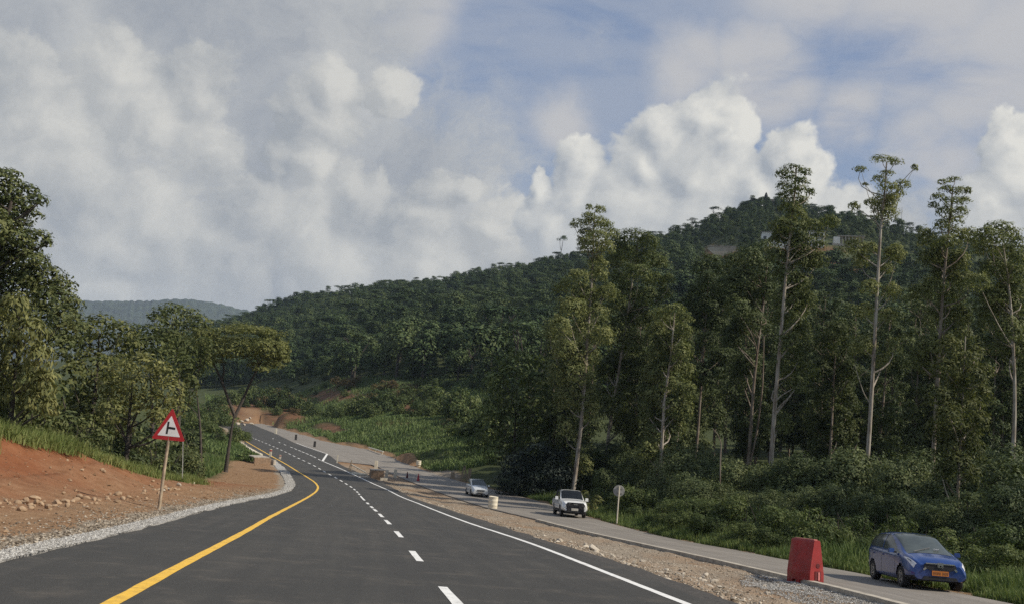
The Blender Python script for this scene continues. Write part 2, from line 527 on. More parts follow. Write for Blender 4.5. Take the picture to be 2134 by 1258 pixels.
# heights above the road profile, known at these places
CP = []
def cp(X, Y, h): CP.append((X, Y, h))
def cpix(px, py, Y):
    p = at(px, py, Y)
    cp(p.x, p.y, p.z - float(prof(p.y)))
for y in list(range(-8, 40, 6)) + list(range(40, 130, 9)) + list(range(130, 262, 18)):
    for ln in (L_edge, R_edge):
        cp(float(ln(y)), y, -0.08)
    cp(float(0.5 * L_edge(y) + 0.5 * R_edge(y)), y, -0.08)
    cp(float(L_edge(y)) - 1.2, y, 0.02)
    cp(float(O_right(y)), y, float(dz_old(y)) - 0.06)
    cp(float(O_right(y)) + 2.0, y, float(dz_old(y)) + 0.0)
    if y < 125:
        cp(float(O_left(y)), y, float(dz_old(y)) - 0.06)
        cp(float(0.6 * O_left(y) + 0.4 * R_edge(y)), y, float(dz_old(y)) - 0.12)
for y in (-8, 4, 12, 20, 28, 36, 44):                     # foot of the red bank, then its top
    xf = np.interp(y, [0, 27, 32, 47], [-12.2, -13.6, -13.6, -16.0])
    cp(xf, y, 0.10); cp(xf - 0.9, y, 0.45)
for px, py, X in ((0, 899, -19.0), (60, 915, -18.6), (110, 931, -18.2), (168, 935, -18.0), (239, 962, -17.8), (284, 984, -17.8), (337, 996, -17.6)):
    d = ray(px, py); cp(X, X * d.y / d.x, X * d.z / d.x - float(prof(X * d.y / d.x)))
for x, y, h in ((-19, 24, 2.2), (-19, 12, 2.2), (-18, 0, 2.2), (-24, 36, 3.0), (-24, 20, 3.2), (-22, 48, 1.2), (-30, 60, 1.6), (-35, 36, 4.4), (-40, 0, 5), (-60, 40, 7), (-60, 80, 7),
                (-24, 66, 0.3), (-28, 78, 0.2), (-27, 96, 0.0), (-34, 100, 0.5), (-36, 115, 0.4), (-50, 110, 3.0), (-80, 120, 8), (-45, 140, 1.2), (-60, 160, 4.2), (-80, 180, 6.5), (-100, 200, 10),
                (-70, 205, 2.0), (-90, 240, 3.0), (-110, 280, 6.0)):
    cp(x, y, h)
for px, py, Y in ((600, 856, 246), (660, 880, 222), (560, 856, 280), (800, 872, 200), (870, 890, 178), (730, 890, 205), (950, 912, 150), (900, 935, 136), (1020, 962, 119), (1040, 930, 135),
                  (850, 845, 230), (1000, 860, 190)):
    cpix(px, py, Y)
for x, y, h in ((20, 20, -0.2), (20, 40, -0.1), (18, 60, 0.2), (16, 75, 0.4), (12, 95, 0.6), (8, 110, 0.8), (30, 30, 0.3), (40, 50, 0.8), (40, 80, 1.5), (30, 110, 2.2), (60, 60, 2.2),
                (80, 90, 4.0), (40, 140, 4.5), (20, 160, 4.5), (80, 150, 8), (0, 200, 5.5), (60, 200, 9), (40, 0, 0), (80, 0, 0), (0, -40, 0), (-60, -40, 4), (60, -40, 0)):
    cp(x, y, h)
CP = np.array(CP)
def _solve():
    D = np.linalg.norm(CP[:, None, :2] - CP[None, :, :2], axis=2)
    A = np.ones((len(CP) + 1,) * 2); A[-1, -1] = 0
    A[:-1, :-1] = D + np.eye(len(CP)) * 0.02 * -1
    return np.linalg.solve(A, np.append(CP[:, 2], 0))
CW = _solve()

# skyline of the wooded hill, azimuth by azimuth
SKY = [(300, 715), (400, 690), (460, 668), (520, 648), (560, 630), (650, 612), (720, 604), (800, 590), (900, 578), (1000, 562), (1100, 550), (1160, 532), (1250, 512), (1350, 490),
       (1450, 466), (1540, 432), (1580, 418), (1620, 418), (1700, 440), (1800, 452), (1900, 482), (1960, 492), (2020, 500), (2134, 520), (2400, 560), (3000, 640)]
_d = [ray(*p) for p in SKY]
S_AZ = np.array([math.atan2(d.x, d.y) for d in _d])
S_EL = np.array([d.z / math.hypot(d.x, d.y) for d in _d])
S_R = np.interp([p[0] for p in SKY], [300, 520, 1000, 1600, 2134, 3000], [1000, 930, 760, 640, 620, 600])
S_EL = S_EL - np.interp([p[0] for p in SKY], [500, 1300, 1560], [6.5, 6.0, 3.0]) / S_R
S_AZ = np.concatenate([[-1.2, S_AZ[0] - 0.12], S_AZ, [1.3]])
S_EL = np.concatenate([[-0.01, 0.0], S_EL, [0.0]])
S_R = np.concatenate([[1000, 1000], S_R, [600]])

def vnoise(X, Y, s, seed=0):
    """smooth value noise"""
    x, y = X / s, Y / s
    xi, yi = np.floor(x), np.floor(y)
    fx, fy = x - xi, y - yi
    fx, fy = fx * fx * (3 - 2 * fx), fy * fy * (3 - 2 * fy)
    def h(a, b):
        v = np.sin(a * 127.1 + b * 311.7 + seed * 74.7) * 43758.5453
        return v - np.floor(v)
    return ((h(xi, yi) * (1 - fx) + h(xi + 1, yi) * fx) * (1 - fy) + (h(xi, yi + 1) * (1 - fx) + h(xi + 1, yi + 1) * fx) * fy) * 2 - 1

S_FA = np.array([math.atan2(ray(p, 900).x, ray(p, 900).y) for p in (300, 500, 600, 700, 800, 1000, 2134)])
S_FR = np.array([420, 370, 300, 235, 195, 175, 175.0])

def hill(X, Y):
    r = np.hypot(X, Y); az = np.arctan2(X, Y)
    el = np.interp(az, S_AZ, S_EL); R = np.interp(az, S_AZ, S_R)
    r0 = np.interp(az, S_FA, S_FR)
    t = (r - r0) / (R - r0)
    top = el * R
    zf = -7.0
    up = zf + (top - zf) * np.clip(t, 0, 1) ** 1.08 + np.minimum(t, 0) * 60
    dn = top - (r - R) * 0.20
    z = np.where(t < 1, up, dn)
    # spurs and gullies
    wob = vnoise(X, Y, 90, 3) + 0.5 * vnoise(X, Y, 38, 4)
    z = z + wob * 4.0 * np.clip(t, 0, 1) * np.clip(1 - t, 0, 1) * 4
    return np.maximum(z, -30)

def ground(X, Y, rough=False):
    X = np.atleast_1d(np.asarray(X, float)); Y = np.atleast_1d(np.asarray(Y, float))
    sh = X.shape
    X, Y = X.ravel(), Y.ravel()
    r = np.hypot(X, Y)
    z = np.empty_like(X)
    for k in range(0, len(X), 20000):
        x, y, rr = X[k:k + 20000], Y[k:k + 20000], r[k:k + 20000]
        q = np.full_like(x, -8.0)
        m = rr < 330
        if m.any():
            D = np.sqrt((x[m, None] - CP[:, 0]) ** 2 + (y[m, None] - CP[:, 1]) ** 2)
            h = D @ CW[:-1] + CW[-1]
            b = prof(y[m]) + h
            f = np.clip((rr[m] - 215) / 100, 0, 1); f = f * f * (3 - 2 * f)
            f = f * np.clip((np.arctan2(x[m], y[m]) - S_FA[2]) / 0.05, 0, 1)
            q[m] = b * (1 - f) + -8.0 * f
        hz = hill(x, y)
        z[k:k + 20000] = np.where(rr > 330, np.maximum(hz, np.where(rr < 400, q * 0 - 9, -30)), np.where(rr > 60, np.maximum(hz, q), q))
    if rough:
        u = L_edge(Y) - X
        flat = (u > 1.0) & (u < 9) & (Y < 130)
        med = (X > R_edge(Y) + 0.25) & (X < O_left(Y) - 0.25) & (Y < 125)
        k = np.where(med, np.clip((X - R_edge(Y) - 0.2) / 0.5, 0, 1) * np.clip((O_left(Y) - 0.3 - X) / 0.4, 0, 1), np.where(flat, np.clip((u - 1) / 1.0, 0, 1), 0))
        n = 0.5 * vnoise(X, Y, 0.55, 1) + 0.35 * vnoise(X, Y, 0.23, 2) + 0.8 * vnoise(X, Y, 1.5, 3)
        z = z + k * n * np.where(med, 0.085, 0.04)
        bank = (u > 6) & (Y < 70)
        gul = 1 - np.abs(vnoise(Y * 1.0 + 0.25 * vnoise(X, Y, 1.5, 7), X * 0.16, 0.75, 71)); gul2 = 1 - np.abs(vnoise(Y, X * 0.2, 0.31, 72))
        z = z + bank * (0.10 * vnoise(X, Y, 1.1, 5) + 0.05 * vnoise(X, Y, 0.4, 6) - 0.16 * gul ** 3 - 0.07 * gul2 ** 3)
    return z.reshape(sh)

def g1(x, y): return float(ground(x, y)[0])

def ghit(px, py, ymin=4.0, ymax=400.0):
    """where the line of sight through a pixel meets the ground"""
    d = ray(px, py)
    Y = np.exp(np.linspace(math.log(ymin), math.log(ymax), 500))
    z = d.z / d.y * Y
    g = ground(d.x / d.y * Y, Y)
    i = np.where(z <= g)[0]
    i = int(i[0]) if len(i) else len(Y) - 1
    if i > 0:
        a, b = (z - g)[i - 1], (z - g)[i]
        t = a / (a - b + 1e-9)
        y = Y[i - 1] + t * (Y[i] - Y[i - 1])
    else:
        y = Y[0]
    return Vector((d.x / d.y * y, y, d.z / d.y * y))

def gcol(px, Y):
    """the ground point at forward distance Y that the photograph shows in column px"""
    py = 1000.0
    for _ in range(12):
        d = ray(px, py)
        x = d.x / d.y * Y
        z = g1(x, Y)
        py = pix((x, Y, z))[1]
    return Vector((x, Y, z))

# ------------------------------------------------------------------ ground sheet
def build_ground():
    az = np.concatenate([np.radians(np.arange(-180, -38, 4.0)), np.radians(np.arange(-38, 38, 0.24)), np.radians(np.arange(38, 180, 4.0))])
    r = [2.2]
    while r[-1] < 7000:
        r.append(r[-1] * 1.0135 + 0.03 if r[-1] < 300 else r[-1] * 1.03)
    r = np.array(r)
    A, Rr = np.meshgrid(az, r, indexing='ij')
    X, Y = np.sin(A) * Rr, np.cos(A) * Rr
    Z = ground(X, Y, rough=True)
    # under the roads the sheet stays below the paving
    on_new = (X > L_edge(Y)) & (X < R_edge(Y)) & (Y > -8) & (Y < 262)
    Z = np.where(on_new, np.minimum(Z, prof(Y) - 0.06), Z)
    on_old = (X > np.where(Y < 125, O_left(Y), R_edge(Y))) & (X < O_right(Y)) & (Y > -8) & (Y < 290)
    Z = np.where(on_old, np.minimum(Z, prof(Y) + dz_old(Y) - 0.06), Z)
    V = np.stack([X, Y, Z], -1).reshape(-1, 3)
    na, nr = A.shape
    i, j = np.meshgrid(np.arange(na), np.arange(nr - 1), indexing='ij')
    i2 = (i + 1) % na
    F = np.stack([i * nr + j, i * nr + j + 1, i2 * nr + j + 1, i2 * nr + j], -1).reshape(-1, 4)
    V = np.vstack([V, [[0, 0, float(g1(0, 0))]]])
    T = np.array([(len(V) - 1, k * nr, ((k + 1) % na) * nr) for k in range(na)])
    mb = MB().add(V, F[:, ::-1])
    mb.T.append(T[:, ::-1]); mb.tm.append(np.zeros(len(T), int))
    # what lies on the surface: red earth, grey gravel, green cover
    x, y = V[:, 0], V[:, 1]
    u = L_edge(y) - x
    nz = vnoise(x, y, 2.3, 9) * 0.6 + vnoise(x, y, 0.7, 10) * 0.4
    foot = np.interp(y, [0, 27, 32, 47, 70], [-12.2, -13.6, -13.8, -16.0, -19])
    crest = np.interp(y, [10, 30, 36, 44, 50, 60], [-19.2, -19.2, -18.6, -17.9, -17.6, -18.4])
    soil = np.zeros_like(x)
    red = np.clip((foot + 2.0 - x + nz * 1.5) / 5.0, 0, 1) * (y < 75) * (y > -30)
    green = np.clip((crest - x + nz * 0.6) / 0.5, 0, 1)
    far_left = (y > 52) & (u > 0)
    green = np.where(far_left, np.clip((u - np.interp(y, [50, 60, 100, 110, 116], [6, 7.5, 6.0, 5.5, 0.8]) + nz) / 1.0, 0, 1), green)
    green = np.where(u > 0, green, 0)
    w = x - O_right(y)
    green = np.where(w > 0.25, np.clip((w - 0.5 + nz * 0.5) / 0.8, 0, 1), green)
    grey = np.where((u > -0.3) & (u < 1.3 + nz * 0.5), 1.0, 0.0)
    med = (x > R_edge(y)) & (x < O_left(y)) & (y < 125)
    rr = np.hypot(x, y)
    green = np.where((rr > 300) | (y < -30), 1.0, green)
    grey = np.where((rr > 300) | (y < -8), 0, grey)
    grey = np.where(med, np.clip(0.72 + nz * 0.7, 0, 1), grey)
    # cut faces and bare patches across the valley
    P = [pix(v) if (v[1] > 60 and v[1] < 760) else (-1, -1) for v in V]
    P = np.array(P)
    n2 = vnoise(x, y, 9, 21) * 0.6 + vnoise(x, y, 3.5, 22) * 0.4
    def patch(cx, cy, rx, ry):
        d = np.hypot((P[:, 0] - cx) / rx, (P[:, 1] - cy) / ry)
        return np.clip((1.0 - d + n2 * 0.45) * 2.5, 0, 1) * (P[:, 1] > 0)
    for q in ((600, 866, 85, 26), (560, 840, 70, 16), (870, 838, 66, 38), (700, 825, 80, 18), (470, 860, 60, 22), (690, 892, 40, 12), (940, 870, 35, 30), (450, 865, 60, 14), (820, 880, 50, 8), (1745, 560, 62, 20), (1500, 524, 50, 12), (1690, 520, 90, 10)):
        f = patch(*q)
        soil = np.maximum(soil, f)
    f = patch(925, 990, 60, 14)
    grey = np.maximum(grey, f); green *= 1 - f
    me = mb.mesh('ground', ground_mat())
    ca = me.color_attributes.new('cover', 'FLOAT_COLOR', 'POINT')
    ca.data.foreach_set('color', np.stack([red, grey, green, soil], -1).astype(np.float32).ravel())
    me.polygons.foreach_set('use_smooth', np.ones(len(me.polygons), bool))
    o = link('ground', me)
    tag(o, kind='structure')

def ground_mat():
    m, n, b = mat('earth_and_gravel')
    tc = n.new('ShaderNodeTexCoord').outputs['Object']
    at_ = n.new('ShaderNodeAttribute', attribute_name='cover')
    sp = n.new('ShaderNodeSeparateColor')
    n.l.new(at_.outputs['Color'], sp.inputs[0])
    big = n.noise(tc, 0.35, 6, 0.6)
    mid = n.noise(tc, 2.2, 7, 0.65)
    fin = n.noise(tc, 14.0, 6, 0.7)
    peb = n.voro(tc, 26.0)
    f = n.math('ADD', n.math('MULTIPLY', mid, 0.6), n.math('MULTIPLY', fin, 0.4))
    tan = n.ramp(f, [(0.3, (0.155, 0.088, 0.046)), (0.5, (0.26, 0.158, 0.086)), (0.72, (0.38, 0.265, 0.165))])
    red = n.ramp(n.math('ADD', n.math('MULTIPLY', big, 0.45), n.math('MULTIPLY', f, 0.55)), [(0.3, (0.130, 0.046, 0.021)), (0.5, (0.225, 0.088, 0.039)), (0.7, (0.30, 0.140, 0.070))])
    gry = n.ramp(n.math('ADD', n.math('MULTIPLY', n.voro(tc, 17.0), 0.5), n.math('MULTIPLY', fin, 0.5)), [(0.2, (0.105, 0.082, 0.06)), (0.45, (0.25, 0.205, 0.15)), (0.75, (0.42, 0.36, 0.28))])
    grn = n.ramp(f, [(0.3, (0.028, 0.036, 0.015)), (0.52, (0.058, 0.072, 0.027)), (0.75, (0.115, 0.115, 0.05))])
    c = n.mix(sp.outputs[1], tan, gry)
    c = n.mix(sp.outputs[0], c, red)
    c = n.mix(sp.outputs[2], c, grn)
    soil = n.ramp(n.math('ADD', n.math('MULTIPLY', big, 0.5), n.math('MULTIPLY', f, 0.5)), [(0.35, (0.065, 0.042, 0.022)), (0.5, (0.145, 0.075, 0.040)), (0.66, (0.22, 0.125, 0.072))])
    c = n.mix(n.math('MULTIPLY', at_.outputs['Alpha'], n.step(n.math('ADD', big, n.math('MULTIPLY', mid, 0.5)), 0.42, 0.78)), c, soil)
    n.l.new(c, b.inputs['Base Color'])
    b.inputs['Roughness'].default_value = 0.95
    b.inputs['Specular IOR Level'].default_value = 0.15
    bp = n.new('ShaderNodeBump')
    bp.inputs['Strength'].default_value = 0.8
    bp.inputs['Distance'].default_value = 0.06
    n.l.new(n.math('ADD', f, n.math('MULTIPLY', peb, 0.4)), bp.inputs['Height'])
    n.l.new(bp.outputs[0], b.inputs['Normal'])
    return m
build_ground()

# ------------------------------------------------------------------ roads
def asphalt_mat(name, base, wear, warm, cracks=0.0):
    m, n, b = mat(name)
    tc = n.new('ShaderNodeTexCoord').outputs['Object']
    uv = n.new('ShaderNodeAttribute', attribute_name='lane').outputs['Vector']   # (across, along)
    mp = n.new('ShaderNodeMapping'); mp.inputs['Scale'].default_value = (1.5, 0.035, 1)
    n.l.new(uv, mp.inputs[0])
    streak = n.noise(mp.outputs[0], 1.6, 6, 0.6)
    big = n.noise(tc, 0.35, 6, 0.6)
    fin = n.noise(tc, 60.0, 3, 0.8)
    f = n.math('ADD', n.math('MULTIPLY', streak, 0.55), n.math('MULTIPLY', big, 0.45))
    c = n.ramp(f, [(0.34, base), (0.50, wear), (0.64, warm)])
    mp2 = n.new('ShaderNodeMapping'); mp2.inputs['Scale'].default_value = (0.25, 2.6, 1)
    n.l.new(uv, mp2.inputs[0])
    scr = n.step(n.noise(mp2.outputs[0], 2.2, 5, 0.7), 0.60, 0.74)
    c = n.mix(n.math('MULTIPLY', scr, 0.42), c, tuple(min(1, v * 1.5) for v in warm))
    dust = n.math('MULTIPLY', n.step(n.noise(tc, 1.1, 8, 0.7), 0.50, 0.72), 0.32)
    c = n.mix(dust, c, (0.20, 0.165, 0.125))
    spk = n.step(fin, 0.35, 0.75)
    c = n.mix(0.30, c, n.mix(spk, tuple(v * 0.45 for v in base), tuple(min(1, v * 1.9) for v in warm)))
    n.l.new(c, b.inputs['Base Color'])
    n.l.new(n.math('MULTIPLY_ADD', f, 0.25, 0.58), b.inputs['Roughness'])
    b.inputs['Specular IOR Level'].default_value = 0.35
    bp = n.new('ShaderNodeBump'); bp.inputs['Strength'].default_value = 0.5; bp.inputs['Distance'].default_value = 0.008
    n.l.new(fin, bp.inputs['Height'])
    n.l.new(bp.outputs[0], b.inputs['Normal'])
    return m

def rows(y0, y1):
    Y = [y0]
    while Y[-1] < y1:
        Y.append(min(y1, Y[-1] + 0.5 + max(0, Y[-1]) * 0.008))
    return np.array(Y)

def strip(name, fl, fr, y0, y1, off, m, across=10, dz=None, parent=None, jag=0.0, thick=0.0):
    Y = rows(y0, y1)
    t = np.linspace(0, 1, across + 1)
    xl, xr = fl(Y), fr(Y)
    if jag:
        xl = xl + jag * (vnoise(Y, Y * 0, 0.6, 31) + 0.6 * vnoise(Y, Y * 0, 2.0, 32)); xr = xr + jag * (vnoise(Y, Y * 0 + 7, 0.7, 33) + 0.6 * vnoise(Y, Y * 0, 2.4, 34))
    X = xl[:, None] * (1 - t) + xr[:, None] * t
    YY = np.repeat(Y[:, None], across + 1, 1)
    Z = prof(YY) + (dz(YY) if dz else 0) + off
    if thick:
        X = np.hstack([X[:, :1], X, X[:, -1:]]); YY = np.hstack([YY[:, :1], YY, YY[:, -1:]]); Z = np.hstack([Z[:, :1] - thick, Z, Z[:, -1:] - thick])
    nc = X.shape[1]
    i, j = np.meshgrid(np.arange(len(Y) - 1), np.arange(nc - 1), indexing='ij')
    F = np.stack([i * nc + j, i * nc + j + 1, (i + 1) * nc + j + 1, (i + 1) * nc + j], -1).reshape(-1, 4)
    me = MB().add(np.stack([X, YY, Z], -1).reshape(-1, 3), F).mesh(name, m)
    a = me.attributes.new('lane', 'FLOAT_VECTOR', 'POINT')
    a.data.foreach_set('vector', np.stack([X - xl[:, None], YY, Z * 0], -1).astype(np.float32).ravel())
    return link(name, me, parent)

def build_roads():
    M_new = asphalt_mat('new_asphalt', (0.033, 0.0315, 0.027), (0.047, 0.0445, 0.038), (0.070, 0.065, 0.055))
    M_old = asphalt_mat('old_asphalt', (0.155, 0.138, 0.115), (0.215, 0.193, 0.162), (0.29, 0.26, 0.22))
    M_y = plain('yellow_paint', (0.82, 0.49, 0.05), 0.6, var=0.12, scale=9, dirt=(0.26, 0.17, 0.06, 0.75))
    M_w = plain('white_paint', (0.82, 0.81, 0.76), 0.6, var=0.08, scale=9, dirt=(0.25, 0.235, 0.21, 0.7))
    road = strip('road', L_edge, R_edge, -8, 262, 0.0, M_new, 12, jag=0.05, thick=0.12)
    tag(road, kind='structure')
    old = strip('old_road', lambda Y: np.where(Y < 128, O_left(Y), R_edge(Y) + 0.05), O_right, -8, 290, 0.0, M_old, 10, dz=dz_old, jag=0.07, thick=0.10)
    tag(old, kind='structure')
    def line(nm, ln, y0, y1, w, m, off=0.005):
        # width measured square to the line, so that it is wider across where the road runs aslant
        def half(Y):
            s = (ln(Y + 0.5) - ln(Y - 0.5))
            return 0.5 * w * np.sqrt(1 + s * s)
        return strip(nm, lambda Y: ln(Y) - half(Y), lambda Y: ln(Y) + half(Y), y0, y1, off, m, 2, parent=road, jag=0.008)
    line('yellow_edge_line', YELLOW, -6, 168, 0.17, M_y)
    line('white_edge_line', WHITE, -6, 124.5, 0.16, M_w)
    line('turning_lane_line', EDGE2, 143, 170, 0.14, M_w)
    # the short return that closes the white line across the mouth of the turning lane
    a, c = hit(672, 960), hit(682, 945)
    a, c = np.array(a), np.array(c)
    dv = (c - a)[:2]; dv /= np.linalg.norm(dv); nv = np.array([dv[1], -dv[0]]) * 0.14
    V = []
    for t in np.linspace(0, 1, 8):
        p = a[:2] + (c - a)[:2] * t
        for s in (-1, 1):
            q = p + nv * s
            V.append((q[0], q[1], float(prof(q[1])) + 0.009))
    MB().add(V, [(2 * k, 2 * k + 2, 2 * k + 3, 2 * k + 1) for k in range(7)]).build('turning_lane_line', M_w, road)
    # broken centre line: where the photograph shows each dash, then an even rhythm
    starts = [hit(*p).y for p in ((940, 1243), (866.5, 1157.5), (831.5, 1112.5), (808.5, 1087), (792, 1073))]
    for k, ym in enumerate(starts):
        y = ym - (1.15 + 0.1 * k)
        line('lane_dash', DASH, y, y + 2.3 + 0.25 * k, 0.14, M_w)
    for px, py in ((783, 1062.5), (775, 1056), (766, 1048)):
        y = hit(px, py).y; line('lane_dash', DASH, y - 1.3, y + 1.5, 0.14, M_w)
    y = hit(760, 1042).y
    line('lane_dash', DASH, y, y + 9, 0.13, M_w)
    y += 11.5
    while y < 182:
        line('lane_dash', DASH, y, y + 2.0, 0.15, M_w); y += 4.1
    for px, py in ((665, 957), (657.6, 952), (650, 948.6), (641, 945), (632, 941.6), (624.5, 938.5), (616.5, 935), (608, 931.5), (594, 926), (582, 921), (567, 913)):
        y = hit(px, py).y; line('lane_dash', DASH2, y - 1.0, y + 1.4, 0.15, M_w)
    # verges: a pale strip of crushed stone on the left, a dark tar lip on the right
    M_gr = plain('crushed_stone', (0.36, 0.345, 0.315), 0.9, var=0.5, scale=22, bump=0.03)
    M_lip = plain('tar_spray', (0.060, 0.054, 0.046), 0.9, var=0.4, scale=12, bump=0.02)
    def wl(Y): return np.interp(Y, [10, 18, 30, 60, 85, 110, 120], [0.58, 0.50, 0.48, 0.55, 0.8, 1.0, 0.7])
    v = strip('gravel_verge', lambda Y: L_edge(Y) - wl(Y), lambda Y: L_edge(Y) - 0.03, -8, 118, 0.03, M_gr, 4, jag=0.10, thick=0.12)
    tag(v, kind='structure')
    lip = strip('tar_verge', lambda Y: R_edge(Y) - 0.02, lambda Y: R_edge(Y) + np.interp(Y, [10, 40, 90], [0.55, 0.45, 0.3]), -8, 116, -0.012, M_lip, 3, jag=0.08, thick=0.10)
    tag(lip, kind='structure')
    # concrete edging of the old road
    M_k = plain('pale_concrete', (0.42, 0.375, 0.30), 0.9, var=0.25, scale=3, bump=0.01, dirt=(0.2, 0.16, 0.11, 0.5))
    kb = strip('kerb', lambda Y: O_left(Y) - 0.34, lambda Y: O_left(Y) - 0.07, 8, 60, 0.055, M_k, 2, dz=dz_old, jag=0.02, thick=0.22)
    tag(kb, kind='structure')
build_roads()
# ------------------------------------------------------------------ plants
M_BARK_W = bark('pale_bark', (0.40, 0.36, 0.295), (0.25, 0.20, 0.15), (0.10, 0.075, 0.055))
M_BARK_B = bark('brown_bark', (0.27, 0.225, 0.175), (0.17, 0.125, 0.09), (0.075, 0.052, 0.038))
M_BARK_D = plain('dark_bark', (0.060, 0.048, 0.038), 0.9, var=0.35, scale=2.5, bump=0.03, dirt=(0.13, 0.10, 0.08, 0.5))
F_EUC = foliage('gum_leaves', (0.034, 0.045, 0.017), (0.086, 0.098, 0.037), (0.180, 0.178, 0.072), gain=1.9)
F_EUCD = foliage('shaded_gum_leaves', (0.021, 0.031, 0.014), (0.048, 0.061, 0.026), (0.105, 0.115, 0.047), trans=0.2, gain=1.95)  # darker gum-leaf copy: deep shade inside the stand put into the colour
F_BUSH = foliage('shrub_leaves', (0.020, 0.031, 0.012), (0.050, 0.068, 0.024), (0.115, 0.130, 0.048))
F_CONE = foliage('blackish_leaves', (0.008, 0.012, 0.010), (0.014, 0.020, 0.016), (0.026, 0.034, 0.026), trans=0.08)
F_BROAD = foliage('broad_leaves', (0.022, 0.031, 0.012), (0.058, 0.068, 0.024), (0.125, 0.125, 0.048))
F_BROADD = foliage('dark_broad_leaves', (0.022, 0.031, 0.013), (0.052, 0.064, 0.025), (0.112, 0.116, 0.045), trans=0.2)
F_OLIVE = foliage('olive_leaves', (0.036, 0.045, 0.017), (0.086, 0.092, 0.034), (0.165, 0.160, 0.062))
F_DRY = foliage('dry_leaves', (0.055, 0.040, 0.020), (0.105, 0.078, 0.036), (0.17, 0.135, 0.062), gain=1.3)
F_ACACIA = foliage('acacia_leaves', (0.050, 0.058, 0.020), (0.110, 0.115, 0.040), (0.19, 0.185, 0.072))
F_HILL = foliage('cloud_shaded_hill_leaves', (0.020, 0.034, 0.013), (0.042, 0.064, 0.024), (0.088, 0.106, 0.040), trans=0.12, patch=0.12, world=0.012, gain=1.5)  # cloud shadow over the hill is put into this darker leaf colour
F_GRASS = foliage('grass_blades', (0.045, 0.060, 0.018), (0.095, 0.120, 0.036), (0.20, 0.205, 0.080), trans=0.3, patch=0.3)
F_GRASSV = foliage('rough_grass_blades', (0.038, 0.056, 0.020), (0.078, 0.104, 0.038), (0.150, 0.160, 0.066), trans=0.2, patch=0.10, gain=2.1)
F_GRASSD = foliage('tall_grass_blades', (0.030, 0.050, 0.018), (0.062, 0.092, 0.030), (0.13, 0.15, 0.055), trans=0.25, patch=0.12)

def unit(rng, n):
    v = rng.normal(size=(n, 3))
    return v / (np.linalg.norm(v, axis=1)[:, None] + 1e-9)

def leaf_quads(P, N, L, W, droop, rng):
    n = len(P)
    N = N / (np.linalg.norm(N, axis=1)[:, None] + 1e-9)
    t = unit(rng, n)
    t[:, 2] -= droop
    t -= (t * N).sum(1)[:, None] * N
    t /= np.linalg.norm(t, axis=1)[:, None] + 1e-9
    b = np.cross(N, t)
    l = L * rng.uniform(0.6, 1.3, n)[:, None] * 0.5
    w = W * rng.uniform(0.6, 1.3, n)[:, None] * 0.5
    V = np.stack([P - t * l, P + b * w - t * l * 0.1, P + t * l, P - b * w - t * l * 0.1], 1).reshape(-1, 3)
    F = np.arange(4 * n).reshape(-1, 4)
    return V, F

def puff(mb, c, r, L, W, rng, dens=2.3, droop=0.4, floor=-0.55, rag=0.5, flat=0.0, m=0):
    """one clump of leaves: a ragged shell, leaves lying roughly outward"""
    rx, ry, rz = r
    n = max(6, int(dens * math.pi * math.sqrt(rx * ry) * rz / (L * W * 0.5)))
    u = unit(rng, n)
    u[:, 2] = np.where(u[:, 2] < floor, -u[:, 2], u[:, 2])
    f = rng.uniform(0.35, 1.0, n) ** 0.45
    lump = 1 + 0.22 * np.sin(u[:, 0] * 5 + c[0] * 3 + rng.uniform(0, 6)) * np.sin(u[:, 2] * 5 + c[1] * 2) + 0.12 * np.sin(u[:, 1] * 11 + c[2])
    R = np.array([rx, ry, rz])
    P = np.asarray(c) + u * R * (f * lump)[:, None]
    low = u[:, 2] < 0.0
    P[:, 2] -= np.where(low, rng.exponential(rag * 0.25, n) * rz, 0)
    N = u / R * np.mean(R) + rng.normal(size=(n, 3)) * 0.33 + np.array([0, 0, flat + 0.15])
    V, F = leaf_quads(P, N, L, W, droop, rng)
    mb.add(V, F, m)

def limb_path(a, b, rng, sag=0.12, k=5):
    t = np.linspace(0, 1, k)[:, None]
    a, b = np.asarray(a, float), np.asarray(b, float)
    d = np.linalg.norm(b - a)
    mid = rng.normal(size=3) * d * sag
    mid[2] = -abs(mid[2]) * 0.6
    return a + (b - a) * t + mid * (4 * t * (1 - t))

def plant(name, label, cat, base, crown, trunk, mats, group=None):
    """a tree or shrub standing at base: crown and trunk are meshes in its own coordinates"""
    o = thing(name, label, cat, base, 0, group)
    if trunk is not None:
        link('trunk', trunk.mesh('trunk', mats[1], True), o)
    link('crown', crown.mesh('crown', mats[0]), o)
    return o

